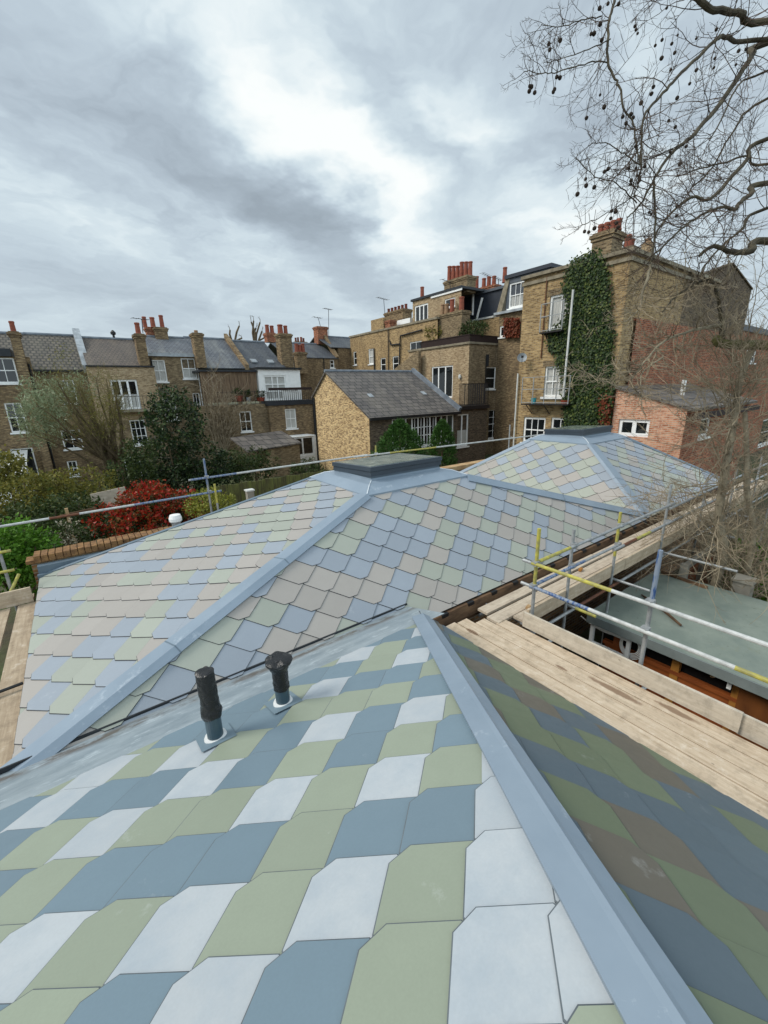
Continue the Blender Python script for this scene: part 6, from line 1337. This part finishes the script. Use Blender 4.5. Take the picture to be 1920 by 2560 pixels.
# flowerpots on the balcony of the timber-clad house
for (px_, r, hh, m_, lab) in ((T2(545, 840), .32, .42, 'terracotta', 'large round terracotta pot on the balcony before the timber cladding'), (T2(735, 840), .35, .3, 'red_brick_pot', 'low red planter on the balcony beside the white roof room'), (T2(625, 840), .2, .3, 'zinc_grey', 'small grey pot on the balcony between the terracotta pots')):
    c = onY(px_, 33.7); o = potplant((c.x, 33.7, c.z), r, hh, m_, lab); mb = MB(); crown(mb, [((c.x, 33.7, c.z + hh + .25), (r * 1.2, r, .35))], 260, .12, 8, .12); mb.build('foliage', 'leaf_darkgreen', o)
# trellis board by the pollarded tree
c = at((270, 1245), 16); tb = thing('timber_board', 'pale weathered board leaning behind the red shrub', 'board', (c.x, 16, GZ)); mb = MB(); a, b_ = at((232, 1256), 16), at((318, 1236), 16); mb.beam(a, b_, .04, .55); mb.build('board', 'board_x', tb)
for q in ((185, 1290), (146, 1300)): pass
c = at((184, 1345), 13); ps = thing('garden_post', 'thin pale garden post between the bushes at the left', 'post', (c.x, 13, GZ)); mb = MB(); mb.box(c.x - .035, c.x + .035, 12.97, 13.03, GZ, at((184, 1268), 13).z); mb.build('post', 'coping_stone', ps); mb = MB(); mb.beam(at((150, 1290), 13.05), at((240, 1270), 13.05), .03, .05); mb.build('rail', 'aged_timber', ps)
# pollarded street trees far behind the terrace
for i, (pxs, y, lab) in enumerate(((((582, 850), [(575, 825), (598, 815), (605, 845)]), 52, 'stubby pollard behind the slate roofs'), (((637, 856), [(628, 805), (634, 802), (650, 806), (655, 828), (640, 820), (660, 845)]), 52, 'taller pollard with knuckled bare branches behind the white roof room'))):
    c = at(pxs[0], y); o = thing('pollard_tree', lab, 'tree', (c.x, y, GZ)); mb = MB(); mb.tube([(c.x, y, GZ), c - Vector((0, 0, 1.0)), c], [.3, .25, .2], 7); mb.build('trunk', 'bark_brown', o); mb = MB()
    for q in pxs[1]: e = at(q, y); mb.tube([c - Vector((0, 0, .8)), c.lerp(e, .5) + rdir() * .25, e], [.13, .11, .09], 6); twig(mb, e, (0, 0, 1), .6, .04, 1, .3, 3)
    mb.build('branch', 'bark_brown', o)

# ------------------------------------------------------------------ the big plane tree at the right, bare but hung with seed balls
T7 = vw(1240, 0, 2.4397)
tb_ = dep((2230, 1000), 8.0)
pl = thing('plane_tree', 'large bare plane tree with hanging seed balls reaching in from the right', 'tree', (tb_.x, tb_.y, GZ))
mb = MB(); mb.tube([(tb_.x, tb_.y, GZ), (tb_.x, tb_.y, -1), (tb_.x + .1, tb_.y, 3), (tb_.x, tb_.y + .2, 7), (tb_.x + .2, tb_.y + .2, 10)], [.42, .36, .32, .26, .16], 14); mb.build('trunk', 'bark_plane', pl)
def trunk_at(z): return Vector((tb_.x, tb_.y + .1, z))
LIMBS = [  # pixel path with depths, radius at the root and at the tip, number of side branches
    ([(1659, 130, 7.4), (1500, 80, 7.2), (1310, 55, 7.0), (1215, -20, 6.9), (1080, -140, 6.8)], .085, .05, 22, 1.1),
    ([(1659, 240, 7.6), (1400, 222, 7.2), (1330, 255, 7.0), (1130, 445, 6.8), (1000, 590, 6.7), (905, 705, 6.6), (885, 900, 6.5), (880, 1060, 6.45), (840, 1200, 6.4)], .065, .010, 44, .95),
    ([(1659, 255, 8.0), (1560, 345, 7.7), (1400, 590, 7.4), (1210, 815, 7.1), (1080, 925, 7.0), (985, 1060, 6.9), (880, 1245, 6.8), (800, 1330, 6.7)], .10, .010, 46, .95),
    ([(1659, 850, 8.2), (1520, 990, 8.0), (1310, 1210, 7.7), (1200, 1200, 7.6), (1080, 1290, 7.5), (980, 1420, 7.4), (945, 1600, 7.3)], .075, .012, 40, .9),
    ([(1659, 1120, 7.6), (1560, 1180, 7.4), (1500, 1225, 7.2), (1455, 1275, 7.1), (1360, 1268, 7.0), (1190, 1350, 6.9), (1000, 1520, 6.8), (900, 1600, 6.7)], .085, .010, 40, .85),
    ([(1659, 1270, 8.4), (1500, 1400, 8.2), (1400, 1480, 8.1), (1290, 1600, 8.0), (1200, 1760, 7.9)], .06, .012, 30, .9),
    ([(1659, 1470, 7.8), (1560, 1525, 7.6), (1440, 1540, 7.5), (1330, 1500, 7.4), (1240, 1560, 7.4)], .125, .03, 16, .8),
    ([(740, -60, 6.4), (720, 20, 6.4), (690, 150, 6.35), (683, 350, 6.3), (712, 455, 6.3), (755, 540, 6.25), (782, 670, 6.2), (840, 760, 6.2), (850, 860, 6.2), (880, 1000, 6.2)], .035, .012, 40, .85),
    ([(683, 375, 6.3), (560, 385, 6.2), (400, 430, 6.1), (280, 450, 6.05), (175, 428, 6.0)], .016, .006, 18, .55),
    ([(700, 240, 6.3), (560, 300, 6.2), (430, 350, 6.1), (290, 380, 6.0)], .014, .005, 14, .5),
    ([(640, 100, 6.35), (520, 120, 6.2), (400, 160, 6.1), (275, 155, 6.0)], .014, .005, 16, .6),
    ([(960, 1110, 6.6), (970, 1300, 6.6), (962, 1500, 6.6), (955, 1600, 6.6)], .030, .012, 14, .6),
    ([(880, 1010, 6.45), (780, 940, 6.3), (680, 880, 6.2), (590, 870, 6.1)], .018, .006, 14, .5),
    ([(860, 1240, 6.7), (740, 1120, 6.5), (600, 1070, 6.4), (480, 960, 6.3)], .018, .006, 18, .6),
    ([(850, 1190, 6.7), (700, 1290, 6.5), (600, 1340, 6.4), (500, 1390, 6.35)], .014, .006, 12, .45),
    ([(1659, 600, 8.8), (1450, 800, 8.6), (1320, 1020, 8.5), (1180, 1160, 8.4)], .05, .012, 34, 1.0),
    ([(1659, 430, 8.6), (1480, 520, 8.4), (1380, 720, 8.2), (1300, 860, 8.1)], .04, .012, 28, 1.0),
    ([(1659, 1000, 9.0), (1540, 950, 8.8), (1400, 990, 8.6), (1240, 1030, 8.4), (1100, 1080, 8.3)], .05, .012, 28, .9),
]
LIMB4 = [  # lower limbs in front of the tall house, pixel path in the lower crop
    ([(1659, 790, 8.4), (1500, 785, 8.2), (1360, 775, 8.0), (1350, 740, 8.0)], .10, .07, 8, .7, 'bark_moss'),
    ([(1380, 760, 8.0), (1378, 660, 8.0), (1365, 560, 7.9), (1330, 410, 7.8), (1240, 400, 7.7), (1110, 480, 7.6), (1020, 580, 7.5)], .05, .012, 20, .7, 'bark_plane'),
    ([(1370, 665, 8.0), (1230, 690, 7.8), (1040, 755, 7.6), (940, 850, 7.5), (860, 950, 7.4), (800, 1010, 7.35)], .035, .010, 20, .7, 'bark_pale'),
    ([(945, 300, 6.6), (890, 480, 6.6), (870, 570, 6.6), (780, 650, 6.6)], .022, .008, 12, .5, 'bark_pale'),
    ([(1020, 860, 7.5), (890, 960, 7.4), (885, 1080, 7.3), (900, 1200, 7.3)], .016, .006, 10, .5, 'bark_pale'),
    ([(760, 1050, 7.4), (640, 1000, 7.2), (560, 960, 7.1), (470, 930, 7.0)], .014, .005, 10, .45, 'bark_pale'),
    ([(1659, 1000, 7.8), (1560, 1010, 7.8), (1530, 960, 7.7), (1440, 900, 7.6)], .02, .008, 12, .6, 'bark_pale'),
]
balls = []
def smooth(pts, n=5):
    out = []; m_ = len(pts)
    for i in range(m_ - 1):
        p0, p1, p2, p3 = pts[max(i - 1, 0)], pts[i], pts[i + 1], pts[min(i + 2, m_ - 1)]
        for k in range(n):
            t_ = k / n; out.append(.5 * ((2 * p1) + (p2 - p0) * t_ + (2 * p0 - 5 * p1 + 4 * p2 - p3) * t_ * t_ + (3 * p1 - p0 - 3 * p2 + p3) * t_ ** 3))
    out.append(pts[-1]); return out
def limb(path, view, r0, r1, nb, Lb, mat, root, tw, wigg=.02, tk=1.0):
    pts = [dep(view(p[0], p[1]), p[2]) for p in path]
    if root: pts = [trunk_at(pts[0].z - .3)] + pts
    q = smooth(pts, 6); q = [p + rdir() * wigg * RV.random() for p in q]; n = len(q)
    m_ = MB(); m_.tube(q, [r0 + (r1 - r0) * (i / (n - 1)) ** .8 + RV.uniform(0, .12) * r1 for i in range(n)], 9 if r0 > .04 else 6, caps=True); m_.build('branch', mat, pl)
    i0 = 6 if root else 1
    for k in range(nb):
        f = i0 + (n - 1.01 - i0) * RV.random() ** .85; i = int(f); p = q[i].lerp(q[i + 1], f - i); d = (q[i + 1] - q[i]).normalized(); s_ = rdir(); s_ = (s_ - d * s_.dot(d)).normalized()
        ends = []; twig(tw, p, d * RV.uniform(.3, .9) + s_ * .9 + Vector((0, 0, RV.uniform(-.35, .25))), Lb * RV.uniform(.45, 1.15), tk * max(.005, min(.009, r0 * .25)), 2, .24, 4, .03, .85, 6, ends, .45, 3)
        balls.extend([e for e in ends if RV.random() < .05])
twd, twp = MB(), MB()
for (path, r0, r1, nb, Lb) in LIMBS: limb(path, T7, r0 * .64, r1 * .8, int(nb * .85), Lb, 'bark_plane', path[0][0] == 1659, twd)
for (path, r0, r1, nb, Lb, mt) in LIMB4: limb(path, T4, r0, r1, int(nb * 2.2), Lb, mt, path[0][0] == 1659, twp, .02, 1.45)
twd.build('twigs', 'twig_dark', pl); twp.build('twigs', 'twig_pale', pl, label='paler twigs hanging before the brick wall')
# seed balls on their stalks: the ones the photograph shows plainly, then a few more on twig ends
SB = [(322, 268), (392, 246), (328, 303), (205, 525), (216, 530), (203, 556), (236, 565), (350, 560), (357, 545), (370, 470), (390, 474), (552, 720), (660, 653), (497, 1184), (550, 1132), (600, 1142), (547, 1092), (705, 1287), (730, 1290), (700, 1332), (745, 1386), (735, 1360), (540, 1412), (565, 1416), (600, 1393), (773, 712), (822, 698), (836, 718), (793, 752), (885, 628), (960, 530), (948, 572), (1090, 322), (1010, 355), (1053, 736), (1105, 598), (1160, 893), (1122, 1000), (824, 1100), (684, 1030), (662, 1047), (632, 50), (635, 148), (580, 207), (598, 205), (748, 24), (683, 22), (1480, 310), (1525, 300), (1222, 428), (645, 245)]
for k, s_ in enumerate(SB):
    c = dep(T7(*s_), 6.2 + (s_[0] > 900) * .6); mb = MB(); r = RV.uniform(.024, .032); nn = 8
    prof = [(r * sin(pi * (i + .4) / nn) * RV.uniform(.93, 1.07), -r * cos(pi * (i + .4) / nn)) for i in range(nn)]
    mb.lathe(c, prof, 10); mb.tube([c + Vector((0, 0, r * .8)), c + Vector((RV.uniform(-.02, .02), RV.uniform(-.02, .02), .1)), c + Vector((RV.uniform(-.04, .04), RV.uniform(-.04, .04), .2 + .1 * RV.random()))], .0035, 4); mb.build('seed_ball', 'seed_brown', pl)
for (p, d) in balls[:40]:
    c = p - Vector((0, 0, .10)); mb = MB(); r = RV.uniform(.02, .028); mb.lathe(c, [(r * .4, -r * .9), (r * .85, -r * .5), (r, 0), (r * .85, r * .5), (r * .4, r * .9)], 9); mb.tube([c, p], .0035, 4); mb.build('seed_ball', 'seed_brown', pl)

# thin trunks and a thicket of bare stems between the walkway and the shed
yt = thing('young_tree', 'slender grey trunk with tangled bare twigs rising past the far end of the walkway', 'tree', (10.05, 2.4, GZ))
mb = MB(); tk = [Vector((10.05, 2.35, GZ)), dep((1806, 1400), 8.25), dep((1797, 1300), 8.25), dep((1812, 1180), 8.3), dep((1835, 1050), 8.4), dep((1848, 960), 8.4), dep((1880, 870), 8.5)]; q = smooth(tk, 5); mb.tube(q, [.085 - .03 * i / (len(q) - 1) for i in range(len(q))], 10); mb.build('trunk', 'bark_pale', yt)
tw = MB()
for k in range(125):
    f = RV.uniform(6, len(q) - 2); i = int(f); p = q[i].lerp(q[i + 1], f - i); d = (ray((1400, 1150)) * 0 - Vector(CR[0]) * RV.uniform(-.5, 1.2) + rdir() * .9 + Vector((0, 0, .35))); twig(tw, p, d, RV.uniform(.8, 2.2), .012, 2, .15, 5, .02, .7, 8, None, .45)
tw.build('twigs', 'twig_pale', yt)
y2 = thing('bare_tree', 'second pale bare trunk right of the slender grey one', 'tree', (10.3, 1.9, GZ)); tk = [Vector((10.25, 1.85, GZ)), dep((1880, 1370), 8.2), dep((1868, 1230), 8.2), dep((1866, 1110), 8.25), dep((1862, 1030), 8.3)]; mb = MB(); q = smooth(tk, 4); mb.tube(q, [.06 - .02 * i / (len(q) - 1) for i in range(len(q))], 9); mb.build('trunk', 'bark_pale', y2)
tw = MB()
for k in range(22): p = q[RV.randint(5, len(q) - 2)]; twig(tw, p, rdir() + Vector((0, 0, .5)), RV.uniform(.4, 1.1), .008, 2, .2, 4, .04, .8, 5)
tw.build('twigs', 'twig_pale', y2)
th = thing('bare_thicket', 'tangle of bare brown stems above the orange fence at the right', 'shrub', (9.6, 2.6, GZ)); tw = MB()
for k in range(90):
    p = Vector((10.6 + RV.uniform(-.5, 1.7), 2.2 + RV.uniform(-.6, .35), GZ + RV.uniform(.5, 1.6))); twig(tw, p, rdir() * .8 + Vector((-.15, 0, .9)), RV.uniform(1.2, 2.8), .013, 2, .16, 4, .02, .8, 7, None, .5)
tw.build('stems', 'twig_pale', th)
ev = onZ((1895, 1440), -4.0); shrub('green_bush', 'green bush at the right edge behind the shed', 'bush', (ev.x + .8, ev.y, GZ), [((ev.x + 1.1, ev.y + .2, -4.3), (.7, .8, .8)), ((ev.x + .6, ev.y - .5, -4.7), (.6, .7, .7))], 3200, .11, 'leaf_bright', 5)
